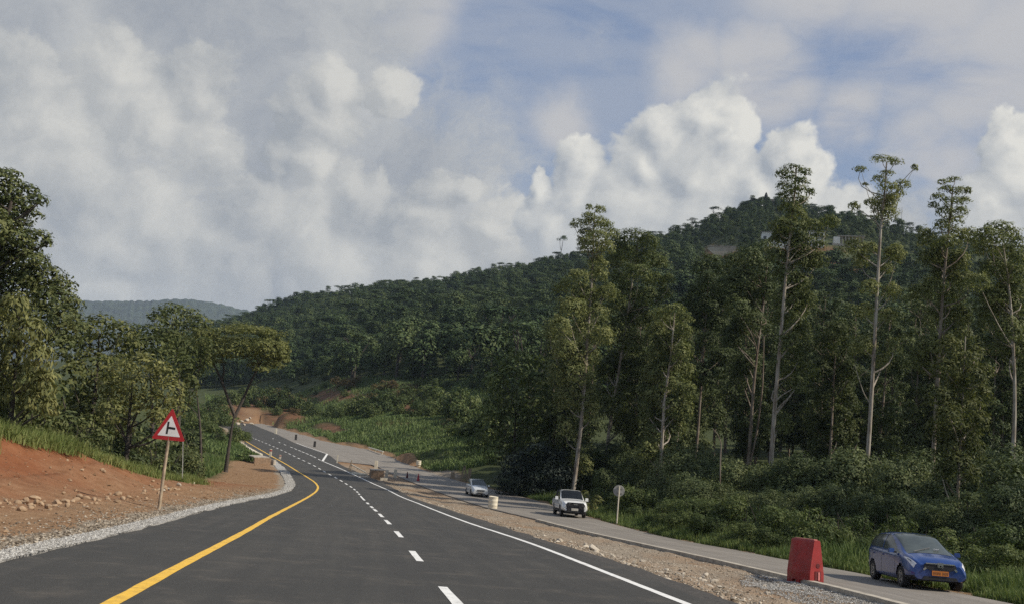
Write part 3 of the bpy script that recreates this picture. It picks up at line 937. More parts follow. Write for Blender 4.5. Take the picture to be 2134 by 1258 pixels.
def traced_tree(name, label, Y, trunk_px, puffs, r0, mats, L, W, cat='tree', dens=2.3, droop=0.6, depth=0.5, limbs=True, extra=(), seed=1, flat=0.0, group=None, rag=0.6, floor=-0.55, fill=0):
    rng = np.random.default_rng(seed)
    base = gcol(trunk_px[0][0], Y)
    T = [np.array(base) - np.array(base) + np.array([0, 0, -0.4])] + [np.array(at(px, py, Y) - base) for px, py in trunk_px[1:]]
    T = np.array(T)
    # smooth the stem
    tt = np.linspace(0, len(T) - 1, max(10, len(T) * 4))
    S = np.stack([np.interp(tt, np.arange(len(T)), T[:, k]) for k in range(3)], 1)
    for k in range(3):
        S[:, k] = gsmooth(S[:, k], 1.2)
    S[:, 1] += np.linspace(0, 1, len(S)) * rng.normal() * 0.3
    tr = MB()
    rad = r0 * np.linspace(1, 0.22, len(S)) ** 0.9
    rad[0] *= 1.35
    tr.tube(S, rad, 9)
    for e in extra:                    # forks and boughs the photograph shows
        E = np.array([np.array(at(px, py, Y + dy) - base) for px, py, dy in e[0]])
        te = np.linspace(0, len(E) - 1, len(E) * 4)
        E = np.stack([gsmooth(np.interp(te, np.arange(len(E)), E[:, k]), 1.0) for k in range(3)], 1)
        tr.tube(E, np.linspace(e[1], e[1] * 0.35, len(E)), 7)
    cr = MB()
    k = Y / FPX
    if fill:
        xs = np.array([q[0] for q in puffs]); ys = np.array([q[1] for q in puffs])
        y0, y1 = ys.min() + 70, ys.max() + 90
        puffs = list(puffs)
        for _ in range(fill):
            py = rng.uniform(y0, y1)
            near = np.argsort(np.abs(ys - py))[:8]
            puffs.append((xs[near].mean() + rng.normal() * 26, py, rng.uniform(18, 34), rng.uniform(16, 26), 0.5 + abs(rng.normal()) * depth))
    ymid = np.mean([q[1] for q in puffs])
    def c_low(v): return v > ymid - 60
    for q in puffs:
        px, py, rx, rz = q[:4]
        rx_, rz_ = rx * k, rz * k
        dy = q[4] if len(q) > 4 else rng.normal() * depth + (0.7 * depth if fill and c_low(py) else 0)
        c = np.array(at(px, py, Y + dy) - base)
        puff(cr, c, (rx_, rx_, rz_), L, W, rng, dens, droop, rag=rag, flat=flat, floor=floor)
        if limbs:
            hz = np.hypot(S[:, 0] - c[0], S[:, 1] - c[1])
            i = int(np.argmin(np.abs(S[:, 2] - (c[2] - 0.9 * hz - 0.4 * rz_))))
            tr.tube(limb_path(S[i], c + np.array([0, 0, -0.1 * rz_]), rng), np.linspace(min(0.085, rad[i] * 0.6), 0.02, 5), 5, cap=False)
    return plant(name, label, cat, base, cr, tr, mats, group)

def auto_gum(seed, H, n, L, W, spread=2.6, low=0.28, dens=2.0, r0=0.2):
    rng = np.random.default_rng(seed)
    tr, cr = MB(), MB()
    z = np.linspace(-0.5, H * 0.97, 12)
    lean = rng.normal(size=2) * 0.02
    S = np.stack([z * lean[0] + np.sin(z * 0.25 + seed) * 0.12, z * lean[1] + np.cos(z * 0.21 + seed) * 0.12, z], 1)
    tr.tube(S, np.linspace(r0, 0.03, 12), 7)
    for _ in range(n):
        u = rng.uniform(0, 1)
        zz = H * (low + (1 - low) * u ** 0.85)
        w = spread * (0.35 + 0.65 * math.sin(math.pi * min(1, 0.15 + 0.85 * (1 - u)))) * rng.uniform(0.2, 1.0)
        a = rng.uniform(0, 6.28)
        i = int(np.argmin(np.abs(z - zz)))
        c = S[i] + np.array([math.cos(a) * w, math.sin(a) * w, 0]); c[2] = zz
        rr = rng.uniform(0.65, 1.35) * (1.1 - 0.45 * u)
        puff(cr, c, (rr * 1.15, rr * 1.15, rr * 0.85), L, W, rng, dens, 0.7, rag=1.0)
        j = int(np.argmin(np.abs(z - (zz - w * 0.9 - 0.3))))
        tr.tube(limb_path(S[j], c, rng), np.linspace(0.05, 0.015, 5), 4, cap=False)
    return cr, tr

def auto_bush(seed, R, H, n, L, W, dens=2.2, droop=0.3, stems=5, floor=-0.8):
    rng = np.random.default_rng(seed)
    tr, cr = MB(), MB()
    for _ in range(n):
        a, q = rng.uniform(0, 6.28), math.sqrt(rng.uniform(0, 1)) * R * 0.75
        h = H * rng.uniform(0.25, 1.0) * (1 - 0.45 * (q / R) ** 2)
        rr = rng.uniform(0.28, 0.5) * R
        puff(cr, (math.cos(a) * q, math.sin(a) * q, max(rr * 0.6, h - rr * 0.8)), (rr, rr, rr * 0.8), L, W, rng, dens, droop, floor, rag=0.4)
    for _ in range(stems):
        a = rng.uniform(0, 6.28); q = rng.uniform(0.2, 0.6) * R
        tr.tube(limb_path((0.05 * math.cos(a), 0.05 * math.sin(a), -0.2), (math.cos(a) * q, math.sin(a) * q, H * 0.7), rng), np.linspace(0.045, 0.012, 5), 5, cap=False)
    return cr, tr

class Kind:
    """one kind of plant, built once; every other one is a copy that shares its meshes"""
    def __init__(s, name, cat, group, label, variants, mats):
        s.name, s.cat, s.group, s.label = name, cat, group, label
        s.all = []
        s.me = [(c.mesh('crown', mats[0]), t.mesh('trunk', mats[1], True)) for c, t in variants]
    def put(s, p, sc, rot, i, label=None, sz=None):
        o = thing(s.name, label or s.label, s.cat, p, rot, s.group)
        s.all.append(o)
        o.scale = (sc, sc, sz or sc)
        c, t = s.me[i % len(s.me)]
        link('crown', c, o); link('trunk', t, o)
        return o

# ---------------------------------------------------------------- the tall gums on the right, one by one
G = ('pale', F_EUC)
GM = (F_EUC, M_BARK_W)
def gums():
    lf = dict(L=0.30, W=0.105, dens=3.7)
    traced_tree('eucalyptus_tree', 'tall eucalyptus with a straight pale trunk just behind the white pickup', 94,
        [(1192, 1090), (1204, 950), (1215, 850), (1224, 720), (1233, 600), (1237, 520), (1240, 440)],
        [(1228, 432, 9, 7), (1250, 437, 15, 9), (1226, 449, 14, 8), (1240, 462, 30, 13), (1210, 464, 22, 9), (1196, 470, 12, 6), (1258, 470, 22, 12), (1222, 488, 20, 15), (1248, 492, 26, 15), (1232, 515, 30, 18),
         (1275, 488, 18, 14), (1214, 505, 14, 12), (1262, 515, 22, 16), (1205, 580, 28, 20), (1245, 575, 26, 18), (1175, 600, 26, 18), (1218, 610, 30, 22), (1262, 610, 26, 20), (1190, 645, 34, 26), (1240, 650, 30, 24),
         (1165, 680, 28, 24), (1215, 690, 34, 28), (1255, 700, 26, 24), (1180, 730, 34, 26), (1230, 745, 26, 22), (1200, 780, 36, 30), (1165, 780, 28, 28), (1185, 830, 32, 30), (1215, 845, 22, 26), (1180, 890, 24, 28)],
        0.23, GM, fill=12, seed=3, depth=1.0, **lf, extra=[([(1222, 760, 0), (1200, 720, -0.4), (1185, 660, -0.6)], 0.07), ([(1226, 700, 0), (1246, 660, 0.3), (1255, 600, 0.5)], 0.06)])
    traced_tree('eucalyptus_tree', 'broad-crowned eucalyptus with rounded lit tufts beside the tall pale trunk', 100,
        [(1255, 1085), (1268, 900), (1285, 800), (1310, 640), (1330, 500)],
        [(1322, 492, 36, 16), (1290, 505, 24, 16), (1352, 505, 26, 18), (1305, 530, 36, 24), (1348, 540, 34, 22), (1280, 545, 26, 22), (1375, 548, 22, 16), (1328, 570, 34, 22), (1290, 585, 30, 22), (1365, 585, 30, 18),
         (1392, 582, 18, 13), (1310, 615, 36, 24), (1350, 622, 32, 24), (1282, 630, 26, 24), (1385, 612, 20, 16), (1325, 660, 36, 26), (1295, 680, 32, 28), (1355, 668, 22, 18), (1270, 700, 26, 26), (1315, 715, 32, 26), (1285, 750, 30, 28),
         (1320, 765, 26, 26), (1262, 770, 26, 28), (1300, 815, 30, 30), (1270, 850, 26, 30), (1300, 880, 26, 30)],
        0.20, GM, fill=10, seed=4, depth=1.2, **lf)
    traced_tree('eucalyptus_tree', 'shorter eucalyptus with a heavy drooping crown and twiggy pale stem left of centre stand', 86,
        [(1368, 1095), (1378, 960), (1383, 840), (1398, 740), (1405, 650)],
        [(1402, 645, 28, 14), (1375, 655, 22, 14), (1425, 660, 20, 14), (1392, 672, 32, 18), (1425, 690, 18, 18), (1368, 690, 24, 20), (1400, 710, 34, 24), (1375, 735, 30, 24), (1420, 735, 24, 22), (1395, 765, 36, 26),
         (1365, 780, 28, 26), (1428, 775, 24, 22), (1400, 805, 36, 26), (1430, 815, 22, 22), (1370, 825, 30, 26), (1405, 845, 32, 24), (1430, 850, 18, 20), (1380, 875, 28, 26), (1412, 885, 22, 24), (1365, 905, 24, 26)],
        0.19, GM, fill=10, seed=5, depth=1.2, **lf)
    traced_tree('eucalyptus_tree', 'slim grey-trunked eucalyptus with a thin dull crown between two thicker ones', 98,
        [(1443, 1090), (1455, 900), (1468, 720), (1478, 580)],
        [(1482, 545, 26, 18), (1462, 560, 22, 18), (1500, 565, 22, 18), (1478, 590, 30, 24), (1455, 610, 24, 22), (1502, 610, 24, 22), (1480, 640, 30, 26), (1458, 670, 24, 24), (1498, 675, 26, 26), (1476, 710, 28, 24)],
        0.17, (F_EUCD, M_BARK_B), fill=12, seed=6, depth=1.0, **lf)
    traced_tree('eucalyptus_tree', 'eucalyptus with a mottled brown trunk and two stems left of the brightest trunk', 92,
        [(1553, 1090), (1562, 930), (1572, 780), (1590, 640), (1600, 540)],
        [(1590, 520, 30, 20), (1560, 535, 30, 22), (1530, 550, 30, 24), (1580, 560, 34, 24), (1545, 585, 32, 26), (1515, 600, 30, 26), (1570, 610, 32, 26), (1535, 645, 32, 28), (1600, 610, 22, 22), (1565, 670, 30, 26), (1525, 700, 28, 28), (1590, 680, 24, 24)],
        0.20, (F_EUCD, M_BARK_B), fill=12, seed=7, depth=1.2, **lf, extra=[([(1558, 985, 0), (1578, 900, 0.5), (1590, 800, 0.6), (1592, 700, 0.6)], 0.12)])
    traced_tree('eucalyptus_tree', 'very tall eucalyptus with a bright slender trunk and stacked dark tufts at its top', 78,
        [(1600, 1085), (1606, 970), (1614, 840), (1622, 740), (1630, 640), (1640, 520), (1652, 420), (1656, 350)],
        [(1652, 352, 24, 9), (1628, 362, 16, 9), (1678, 360, 16, 9), (1645, 372, 20, 8), (1668, 378, 20, 10), (1630, 386, 15, 9), (1660, 395, 26, 12), (1688, 402, 12, 10), (1640, 406, 22, 12), (1665, 418, 24, 12), (1645, 432, 28, 14),
         (1660, 450, 26, 16), (1625, 470, 26, 18), (1655, 478, 36, 20), (1690, 470, 26, 16), (1705, 492, 18, 12), (1635, 502, 34, 20), (1672, 508, 34, 20), (1708, 512, 16, 12), (1620, 535, 26, 20), (1660, 545, 36, 24), (1695, 548, 20, 16),
         (1635, 575, 32, 24), (1668, 590, 28, 22), (1640, 620, 30, 24), (1668, 640, 26, 24), (1650, 670, 30, 26), (1672, 690, 22, 24), (1645, 715, 26, 26), (1665, 740, 24, 26), (1650, 780, 24, 28), (1668, 800, 18, 24)],
        0.21, GM, fill=12, seed=8, depth=1.0, L=0.29, W=0.10, dens=3.5, extra=[([(1616, 855, 0), (1632, 838, -0.3), (1642, 828, -0.4)], 0.07)])
    traced_tree('eucalyptus_tree', 'tallest eucalyptus of the stand with a long bare pale trunk and sparse see-through top', 72,
        [(1797, 1130), (1806, 980), (1814, 850), (1822, 700), (1829, 560), (1834, 470), (1842, 400), (1845, 340)],
        [(1838, 331, 24, 8), (1866, 337, 18, 8), (1793, 353, 15, 7), (1906, 350, 8, 8), (1848, 361, 16, 7), (1832, 373, 18, 9), (1880, 385, 20, 11), (1850, 390, 22, 12), (1803, 384, 8, 4), (1812, 422, 13, 9), (1862, 411, 18, 10), (1842, 430, 22, 16),
         (1876, 402, 12, 9), (1780, 430, 14, 11), (1850, 448, 24, 16), (1815, 520, 22, 16), (1862, 530, 24, 18), (1795, 545, 22, 18), (1845, 560, 20, 16), (1812, 600, 22, 18), (1858, 610, 22, 20), (1800, 650, 22, 20), (1850, 660, 20, 20), (1862, 720, 16, 20)],
        0.185, (F_EUC, M_BARK_W), fill=5, seed=9, depth=0.7, L=0.26, W=0.085, droop=0.7, dens=3.4,
        extra=[([(1832, 480, 0), (1810, 410, -0.2), (1796, 360, -0.3)], 0.035), ([(1834, 470, 0), (1872, 410, 0.3), (1903, 355, 0.4)], 0.035), ([(1817, 846, 0), (1800, 820, -0.2), (1781, 760, -0.4)], 0.05), ([(1827, 640, 0), (1855, 590, 0.3), (1868, 540, 0.4)], 0.045)])
    traced_tree('eucalyptus_tree', 'tall eucalyptus with a tilted dark tufted top right of the tallest one', 75,
        [(1936, 1130), (1944, 960), (1950, 820), (1958, 680), (1966, 560), (1975, 470), (1982, 390)],
        [(1988, 374, 16, 6), (1964, 379, 13, 6), (1972, 394, 16, 8), (1998, 398, 22, 9), (2017, 398, 8, 9), (1956, 411, 18, 9), (2010, 418, 14, 9), (1986, 420, 20, 10), (1945, 427, 13, 8), (1968, 440, 20, 11), (2000, 441, 18, 11), (1985, 460, 26, 12),
         (1962, 470, 18, 14), (1990, 486, 26, 14), (1970, 505, 28, 18), (1950, 540, 30, 22), (1990, 540, 32, 22), (1968, 575, 34, 24), (2005, 585, 26, 22), (1945, 600, 28, 24), (1980, 625, 32, 26), (1950, 660, 28, 26), (2000, 660, 24, 24), (1935, 720, 26, 28)],
        0.19, (F_EUC, M_BARK_B), fill=14, seed=10, depth=0.8, L=0.27, W=0.09, dens=3.5,
        extra=[([(1952, 790, 0), (1940, 740, -0.3), (1936, 690, -0.4)], 0.06), ([(1950, 830, 0), (1966, 720, 0.5), (1972, 620, 0.6)], 0.10)])
    traced_tree('eucalyptus_tree', 'round-topped eucalyptus standing out against the sky at the right edge', 72,
        [(2104, 1120), (2110, 980), (2116, 820), (2108, 640), (2092, 520)],
        [(2082, 474, 30, 14), (2055, 485, 22, 14), (2106, 488, 24, 16), (2040, 500, 18, 14), (2075, 500, 36, 18), (2118, 508, 18, 18), (2052, 520, 28, 18), (2095, 528, 34, 20), (2122, 540, 22, 20), (2070, 560, 34, 24), (2110, 575, 32, 26),
         (2040, 590, 26, 22), (2085, 620, 34, 28), (2125, 640, 28, 28), (2060, 660, 28, 28), (2100, 690, 32, 30), (2130, 730, 26, 30)],
        0.20, (F_EUC, M_BARK_W), fill=12, seed=11, depth=1.2, L=0.28, W=0.10, dens=3.5)
    traced_tree('eucalyptus_tree', 'young leafy eucalyptus with a forked pale stem behind the blue car', 50,
        [(1990, 1150), (1995, 1060), (1998, 980), (2004, 880), (2008, 780), (2012, 700)],
        [(2005, 700, 26, 20), (1980, 720, 26, 22), (2030, 735, 22, 20), (2005, 750, 34, 24), (2052, 775, 20, 18), (1970, 770, 30, 26), (2030, 785, 28, 24), (1995, 805, 36, 28), (2045, 820, 26, 24), (1960, 830, 30, 28), (2015, 850, 36, 28), (1980, 870, 34, 28),
         (2040, 880, 24, 26), (1955, 895, 26, 28), (2010, 910, 34, 28), (1975, 935, 30, 28), (2030, 940, 24, 28), (1998, 970, 32, 28), (1965, 985, 22, 24), (2025, 990, 18, 22)],
        0.10, (F_OLIVE, M_BARK_W), seed=12, depth=0.9, L=0.24, W=0.08, dens=3.5, extra=[([(1994, 1078, 0), (1975, 1035, -0.3), (1958, 975, -0.5)], 0.05)])
    traced_tree('eucalyptus_tree', 'eucalyptus with an olive crown filling the gap left of the tallest trunk', 84,
        [(1722, 1100), (1735, 900), (1745, 740)],
        [(1745, 690, 26, 24), (1722, 715, 28, 24), (1765, 720, 24, 24), (1740, 750, 34, 28), (1712, 770, 26, 26), (1770, 775, 26, 28), (1742, 805, 34, 28), (1765, 840, 28, 28), (1720, 830, 28, 28), (1745, 870, 32, 28), (1768, 905, 26, 28), (1725, 890, 26, 28)],
        0.16, (F_BROAD, M_BARK_B), fill=8, seed=13, depth=1.2, **lf)
    traced_tree('leafy_tree', 'bushy tree with large green leaves behind the small white car', 104,
        [(1070, 1020), (1072, 930), (1075, 860)],
        [(1075, 742, 30, 18), (1045, 762, 26, 20), (1110, 755, 28, 20), (1075, 785, 40, 26), (1030, 800, 26, 26), (1120, 795, 34, 26), (1055, 830, 40, 30), (1100, 840, 40, 30), (1025, 855, 28, 28), (1140, 835, 26, 26), (1070, 880, 44, 32), (1025, 905, 30, 28), (1120, 890, 36, 30), (1085, 930, 40, 30), (1040, 945, 32, 28)],
        0.2, (F_BUSH, M_BARK_D), seed=14, depth=1.2, L=0.55, W=0.30, droop=0.3)
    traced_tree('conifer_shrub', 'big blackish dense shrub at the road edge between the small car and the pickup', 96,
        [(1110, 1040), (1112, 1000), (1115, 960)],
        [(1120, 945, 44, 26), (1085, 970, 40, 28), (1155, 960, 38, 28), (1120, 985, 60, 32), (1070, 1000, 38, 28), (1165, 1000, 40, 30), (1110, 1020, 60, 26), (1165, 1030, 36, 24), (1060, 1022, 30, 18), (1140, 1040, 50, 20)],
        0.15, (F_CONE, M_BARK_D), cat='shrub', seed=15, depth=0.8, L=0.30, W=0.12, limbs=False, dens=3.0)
    traced_tree('dead_tree', 'bare broken white branch sticking up from the roadside bushes', 70,
        [(1500, 985), (1501, 945), (1503, 925), (1496, 905), (1484, 892)], [(1503, 975, 10, 8)], 0.06, (F_BUSH, M_BARK_B), seed=16, L=0.3, W=0.12, limbs=False)
gums()

# ---------------------------------------------------------------- the rest of the stand behind them
GUM_MARKS = [(1180, 'left of the tall pale trunk by the pickup'), (1260, 'behind the tall pale trunk by the pickup'), (1350, 'behind the broad-crowned eucalyptus'), (1440, 'behind the shorter drooping eucalyptus'), (1560, 'near the slim grey trunk'),
             (1680, 'behind the brightest slender trunk'), (1800, 'just left of the tallest eucalyptus'), (1920, 'just right of the tallest eucalyptus'), (2040, 'behind the tilted dark-topped eucalyptus'), (2150, 'behind the round-topped eucalyptus'), (9999, 'past the right edge')]
ROAD_MARKS = [(1290, 'between pickup and round sign'), (1430, 'just right of the round sign'), (1560, 'well right of the round sign'), (1650, 'left of the red barrier'), (1780, 'behind the red barrier'), (1930, 'behind the blue car'), (2030, 'over the blue car bonnet'), (9999, 'right of the blue car')]
def stand():
    rng = np.random.default_rng(5)
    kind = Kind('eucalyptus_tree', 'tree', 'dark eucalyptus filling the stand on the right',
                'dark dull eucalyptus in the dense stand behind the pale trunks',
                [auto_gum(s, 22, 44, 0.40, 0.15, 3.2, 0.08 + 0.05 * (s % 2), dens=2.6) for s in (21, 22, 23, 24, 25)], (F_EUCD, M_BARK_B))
    env_x = [1050, 1100, 1150, 1280, 1400, 1450, 1520, 1600, 1700, 1760, 1850, 1900, 1960, 2050, 2134, 2400]
    env_y = [790, 760, 650, 590, 680, 620, 560, 540, 610, 640, 600, 560, 560, 600, 580, 560]
    n = 0
    for k in range(600):
        px = rng.uniform(1085, 2330); Y = rng.uniform(84, 150)
        if px < 1250 and Y < 100: continue
        p = gcol(px, Y)
        if p.x < float(O_right(Y)) + 5: continue
        top = np.interp(px, env_x, env_y) + abs(rng.normal()) * 60
        H = at(px, top, Y).z - p.z
        if H < 7: continue
        s = min(H, 30) / 22
        kind.put(p, max(0.75, min(1.3, s)), rng.uniform(0, 6.28), k, sz=s, label='dull dark eucalyptus ' + landmark(px, GUM_MARKS))
        n += 1
        if n >= 84: break
    tell_apart(kind.all)
stand()

# ---------------------------------------------------------------- roadside shrubs on the right
def shrubs():
    rng = np.random.default_rng(8)
    kd = [auto_bush(s, 1.9, 3.0, 14, 0.18, 0.085) for s in (31, 32, 33, 34)]
    kind = Kind('shrub', 'shrub', 'green shrubs along the right edge of the old road', 'leafy green shrub in the thicket along the right edge of the old road', kd, (F_BUSH, M_BARK_D))
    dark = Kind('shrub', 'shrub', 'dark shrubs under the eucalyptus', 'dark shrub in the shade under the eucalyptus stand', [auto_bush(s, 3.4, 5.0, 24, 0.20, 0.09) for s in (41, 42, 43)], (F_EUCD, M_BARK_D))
    def rowof(px0, px1, Yf, n, hlo, hhi, k, what):
        for i in range(n):
            px = px0 + (px1 - px0) * (i + rng.uniform(0.1, 0.9)) / n
            Y = Yf(px) + rng.uniform(-1, 1) * 1.2
            p = gcol(px, Y)
            if p.x < float(O_right(Y)) + 1.2:
                p.x = float(O_right(Y)) + 1.2 + rng.uniform(0.3, 1.2); p.z = g1(p.x, p.y)
            h = rng.uniform(hlo, hhi)
            hb = 5.0 if k is dark else 3.0
            k.put(p, h / hb, rng.uniform(0, 6.28), int(rng.integers(9)), sz=h / hb * rng.uniform(0.85, 1.2), label=what + ' ' + landmark(px, ROAD_MARKS))
    front = lambda px: np.interp(px, [1200, 1290, 1400, 1530, 1640, 1820, 2013, 2134], [84, 70, 53, 46, 41, 35.5, 29.5, 27])
    rowof(1225, 1640, lambda x: front(x) + 1.5, 14, 0.9, 1.9, kind, 'low roadside shrub')
    rowof(1240, 1700, lambda x: front(x) + 5, 12, 1.5, 2.8, kind, 'tall green shrub')
    rowof(1300, 2160, lambda x: front(x) + 8.5, 13, 1.4, 2.6, kind, 'green second-row shrub')
    rowof(1640, 2160, lambda x: front(x) + 4.5, 11, 0.8, 1.7, kind, 'low leafy shrub')
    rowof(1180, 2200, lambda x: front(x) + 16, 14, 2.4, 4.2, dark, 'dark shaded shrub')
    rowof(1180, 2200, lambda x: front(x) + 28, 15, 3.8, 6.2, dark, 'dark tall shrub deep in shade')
    tell_apart(kind.all + dark.all)
    p = gcol(1228, 76); p.x = max(p.x, float(O_right(76)) + 0.8); p.z = g1(p.x, p.y)
    c, t = auto_bush(55, 1.0, 2.2, 7, 0.5, 0.10, droop=-0.8)
    plant('shrub', 'pale yellow-green sapling right beside the white pickup', 'shrub', p, c, t, (F_OLIVE, M_BARK_B))
shrubs()

# ---------------------------------------------------------------- trees on the left
def left_trees():
    BM, BD, OM = (F_BROAD, M_BARK_D), (F_BROADD, M_BARK_D), (F_OLIVE, M_BARK_D)
    traced_tree('broadleaf_tree', 'tall dark broadleaf tree cut by the left edge, its boughs against the sky', 46,
        [(-60, 900), (-40, 760), (-20, 620), (0, 500), (20, 420)],
        [(5, 375, 40, 22), (48, 398, 38, 20), (82, 418, 22, 14), (15, 425, 40, 22), (60, 445, 30, 14), (-20, 470, 50, 40), (30, 500, 44, 22), (75, 495, 36, 18), (98, 508, 14, 12), (20, 545, 50, 30), (68, 545, 40, 22), (95, 575, 42, 24),
         (128, 598, 32, 20), (40, 600, 56, 36), (110, 625, 46, 28), (150, 632, 26, 18), (0, 650, 60, 44), (75, 660, 56, 36), (135, 665, 36, 30), (-60, 560, 60, 60), (-70, 680, 70, 60), (-60, 430, 50, 40), (150, 690, 34, 34), (110, 720, 46, 40), (-10, 400, 46, 26), (35, 430, 40, 24), (0, 455, 46, 26), (35, 470, 36, 22), (-10, 520, 54, 34), (50, 522, 40, 24), (60, 575, 46, 28), (0, 590, 56, 36), (95, 610, 44, 26), (20, 360, 26, 10)],
        0.32, BD, seed=50, depth=0.9, L=0.21, W=0.11, droop=0.3, dens=3.6,
        extra=[([(0, 520, 0), (40, 460, 0.4), (80, 425, 0.6)], 0.10), ([(-10, 570, 0), (50, 530, 0.3), (100, 510, 0.5)], 0.09), ([(-20, 640, 0), (60, 620, -0.3), (140, 610, -0.4)], 0.10)])
    traced_tree('droopy_tree', 'tree with long pale drooping leaves in front at the left edge above the grass bank', 40,
        [(20, 900), (30, 820), (40, 740), (45, 660)],
        [(30, 640, 36, 30), (5, 680, 40, 34), (58, 690, 40, 34), (25, 730, 46, 36), (80, 745, 34, 34), (0, 780, 40, 36), (55, 790, 44, 36), (95, 800, 26, 30), (25, 830, 42, 34), (75, 838, 36, 30), (-30, 730, 40, 40), (-30, 820, 40, 40), (105, 850, 22, 22)],
        0.12, OM, seed=51, depth=0.8, L=0.30, W=0.09, droop=1.6, dens=3.2)
    traced_tree('broadleaf_tree', 'mid green tree behind the grass bank left of the yellow-leaved one', 58,
        [(190, 930), (195, 860), (205, 780), (210, 700)],
        [(210, 672, 44, 20), (175, 690, 34, 24), (250, 688, 40, 22), (210, 712, 52, 28), (160, 730, 36, 30), (265, 722, 40, 28), (190, 760, 48, 34), (240, 765, 46, 34), (150, 785, 34, 34), (200, 810, 46, 36), (155, 840, 36, 34), (245, 815, 36, 34), (185, 865, 44, 30), (130, 870, 26, 24)],
        0.17, BM, seed=52, depth=1.3, L=0.30, W=0.16, droop=0.3)
    traced_tree('broadleaf_tree', 'yellow-green leafy tree with pale forked limbs left of the warning sign', 54,
        [(262, 960), (268, 880), (275, 800)],
        [(300, 760, 48, 26), (255, 775, 40, 26), (340, 780, 36, 24), (290, 800, 54, 28), (230, 810, 36, 26), (350, 815, 36, 28), (310, 838, 46, 28), (260, 845, 40, 26), (365, 850, 28, 26), (225, 860, 32, 28), (330, 870, 32, 24), (250, 890, 36, 26)],
        0.14, OM, seed=53, depth=1.2, L=0.27, W=0.14, droop=0.2, extra=[([(266, 905, 0), (290, 850, -0.5), (318, 820, -0.6)], 0.07), ([(264, 920, 0), (240, 860, -0.4), (228, 830, -0.5)], 0.06)])
    traced_tree('broadleaf_tree', 'dull green tree rising behind the yellow-green one near the blue hills', 76,
        [(320, 960), (318, 840), (315, 740)],
        [(310, 690, 46, 18), (275, 700, 34, 20), (350, 700, 36, 20), (315, 718, 50, 26), (370, 725, 34, 26), (280, 735, 36, 28), (340, 750, 46, 30), (385, 765, 26, 30), (395, 810, 22, 30)],
        0.2, BM, seed=54, depth=1.4, L=0.36, W=0.19, droop=0.3)
    traced_tree('broadleaf_tree', 'round dark domed tree standing against the far blue hills', 118,
        [(372, 940), (372, 800), (370, 720)],
        [(368, 646, 34, 14), (340, 652, 26, 14), (398, 655, 28, 14), (320, 660, 16, 8), (368, 664, 46, 18), (415, 670, 24, 16), (340, 680, 36, 22), (385, 690, 44, 26), (420, 695, 24, 20), (355, 712, 40, 26), (400, 725, 36, 26), (435, 672, 16, 9)],
        0.3, BD, seed=55, depth=2.0, L=0.55, W=0.28, droop=0.2)
    traced_tree('acacia_tree', 'flat-topped acacia with a dark forked trunk beside the bend', 92,
        [(470, 985), (476, 940), (484, 890), (490, 862)],
        [(470, 692, 48, 13), (520, 690, 46, 14), (565, 700, 34, 15), (430, 700, 30, 12), (500, 712, 56, 15), (445, 722, 40, 14), (550, 722, 42, 16), (585, 722, 18, 16), (575, 745, 26, 14), (415, 738, 26, 14), (535, 748, 36, 12), (590, 752, 16, 9), (470, 742, 40, 10), (445, 752, 26, 9), (412, 690, 18, 9), (500, 682, 40, 12), (545, 690, 36, 14), (590, 735, 16, 22), (570, 762, 24, 14), (520, 735, 36, 16), (490, 735, 36, 14), (455, 712, 36, 16), (425, 718, 26, 16), (560, 715, 40, 20), (545, 770, 22, 9), (440, 735, 30, 18), (500, 725, 44, 20), (560, 735, 36, 24), (430, 755, 22, 14), (585, 745, 18, 20), (420, 705, 26, 18), (535, 760, 26, 10)],
        0.22, (F_ACACIA, M_BARK_D), seed=56, depth=1.4, L=0.30, W=0.14, droop=0.1, flat=0.1, dens=2.6, rag=0.2, floor=-0.25, limbs=False,
        extra=[([(489, 866, 0), (472, 820, -0.3), (461, 790, -0.4), (449, 765, -0.5), (438, 735, -0.6)], 0.16), ([(489, 868, 0), (505, 835, 0.4), (522, 795, 0.6), (538, 765, 0.8), (556, 728, 1.0)], 0.17),
               ([(462, 795, -0.4), (468, 770, -0.2), (462, 748, 0), (470, 715, 0)], 0.10), ([(540, 762, 0.8), (530, 730, 1.2), (520, 705, 1.4)], 0.10), ([(545, 752, 0.8), (572, 730, 0.4), (580, 715, 0.2)], 0.06), ([(449, 765, -0.5), (425, 735, -0.8), (415, 710, -1)], 0.05)])
    traced_tree('slender_tree', 'slender tree with a bare dark stem between the sign and the acacia', 84,
        [(420, 965), (418, 900), (412, 840), (406, 790)],
        [(405, 770, 26, 18), (385, 780, 22, 20), (425, 760, 22, 16), (400, 740, 28, 18), (432, 735, 22, 14), (395, 800, 16, 16), (380, 830, 20, 20), (420, 715, 26, 16)],
        0.13, BM, seed=57, depth=1.0, L=0.34, W=0.16, droop=0.2)
    rng = np.random.default_rng(12)
    kd = Kind('shrub', 'shrub', 'undergrowth shrubs on the left behind the bank', 'dark leafy shrub in the undergrowth below the trees on the left', [auto_bush(s, 1.6, 2.4, 11, 0.24, 0.12) for s in (61, 62, 63)], (F_BROADD, M_BARK_D))
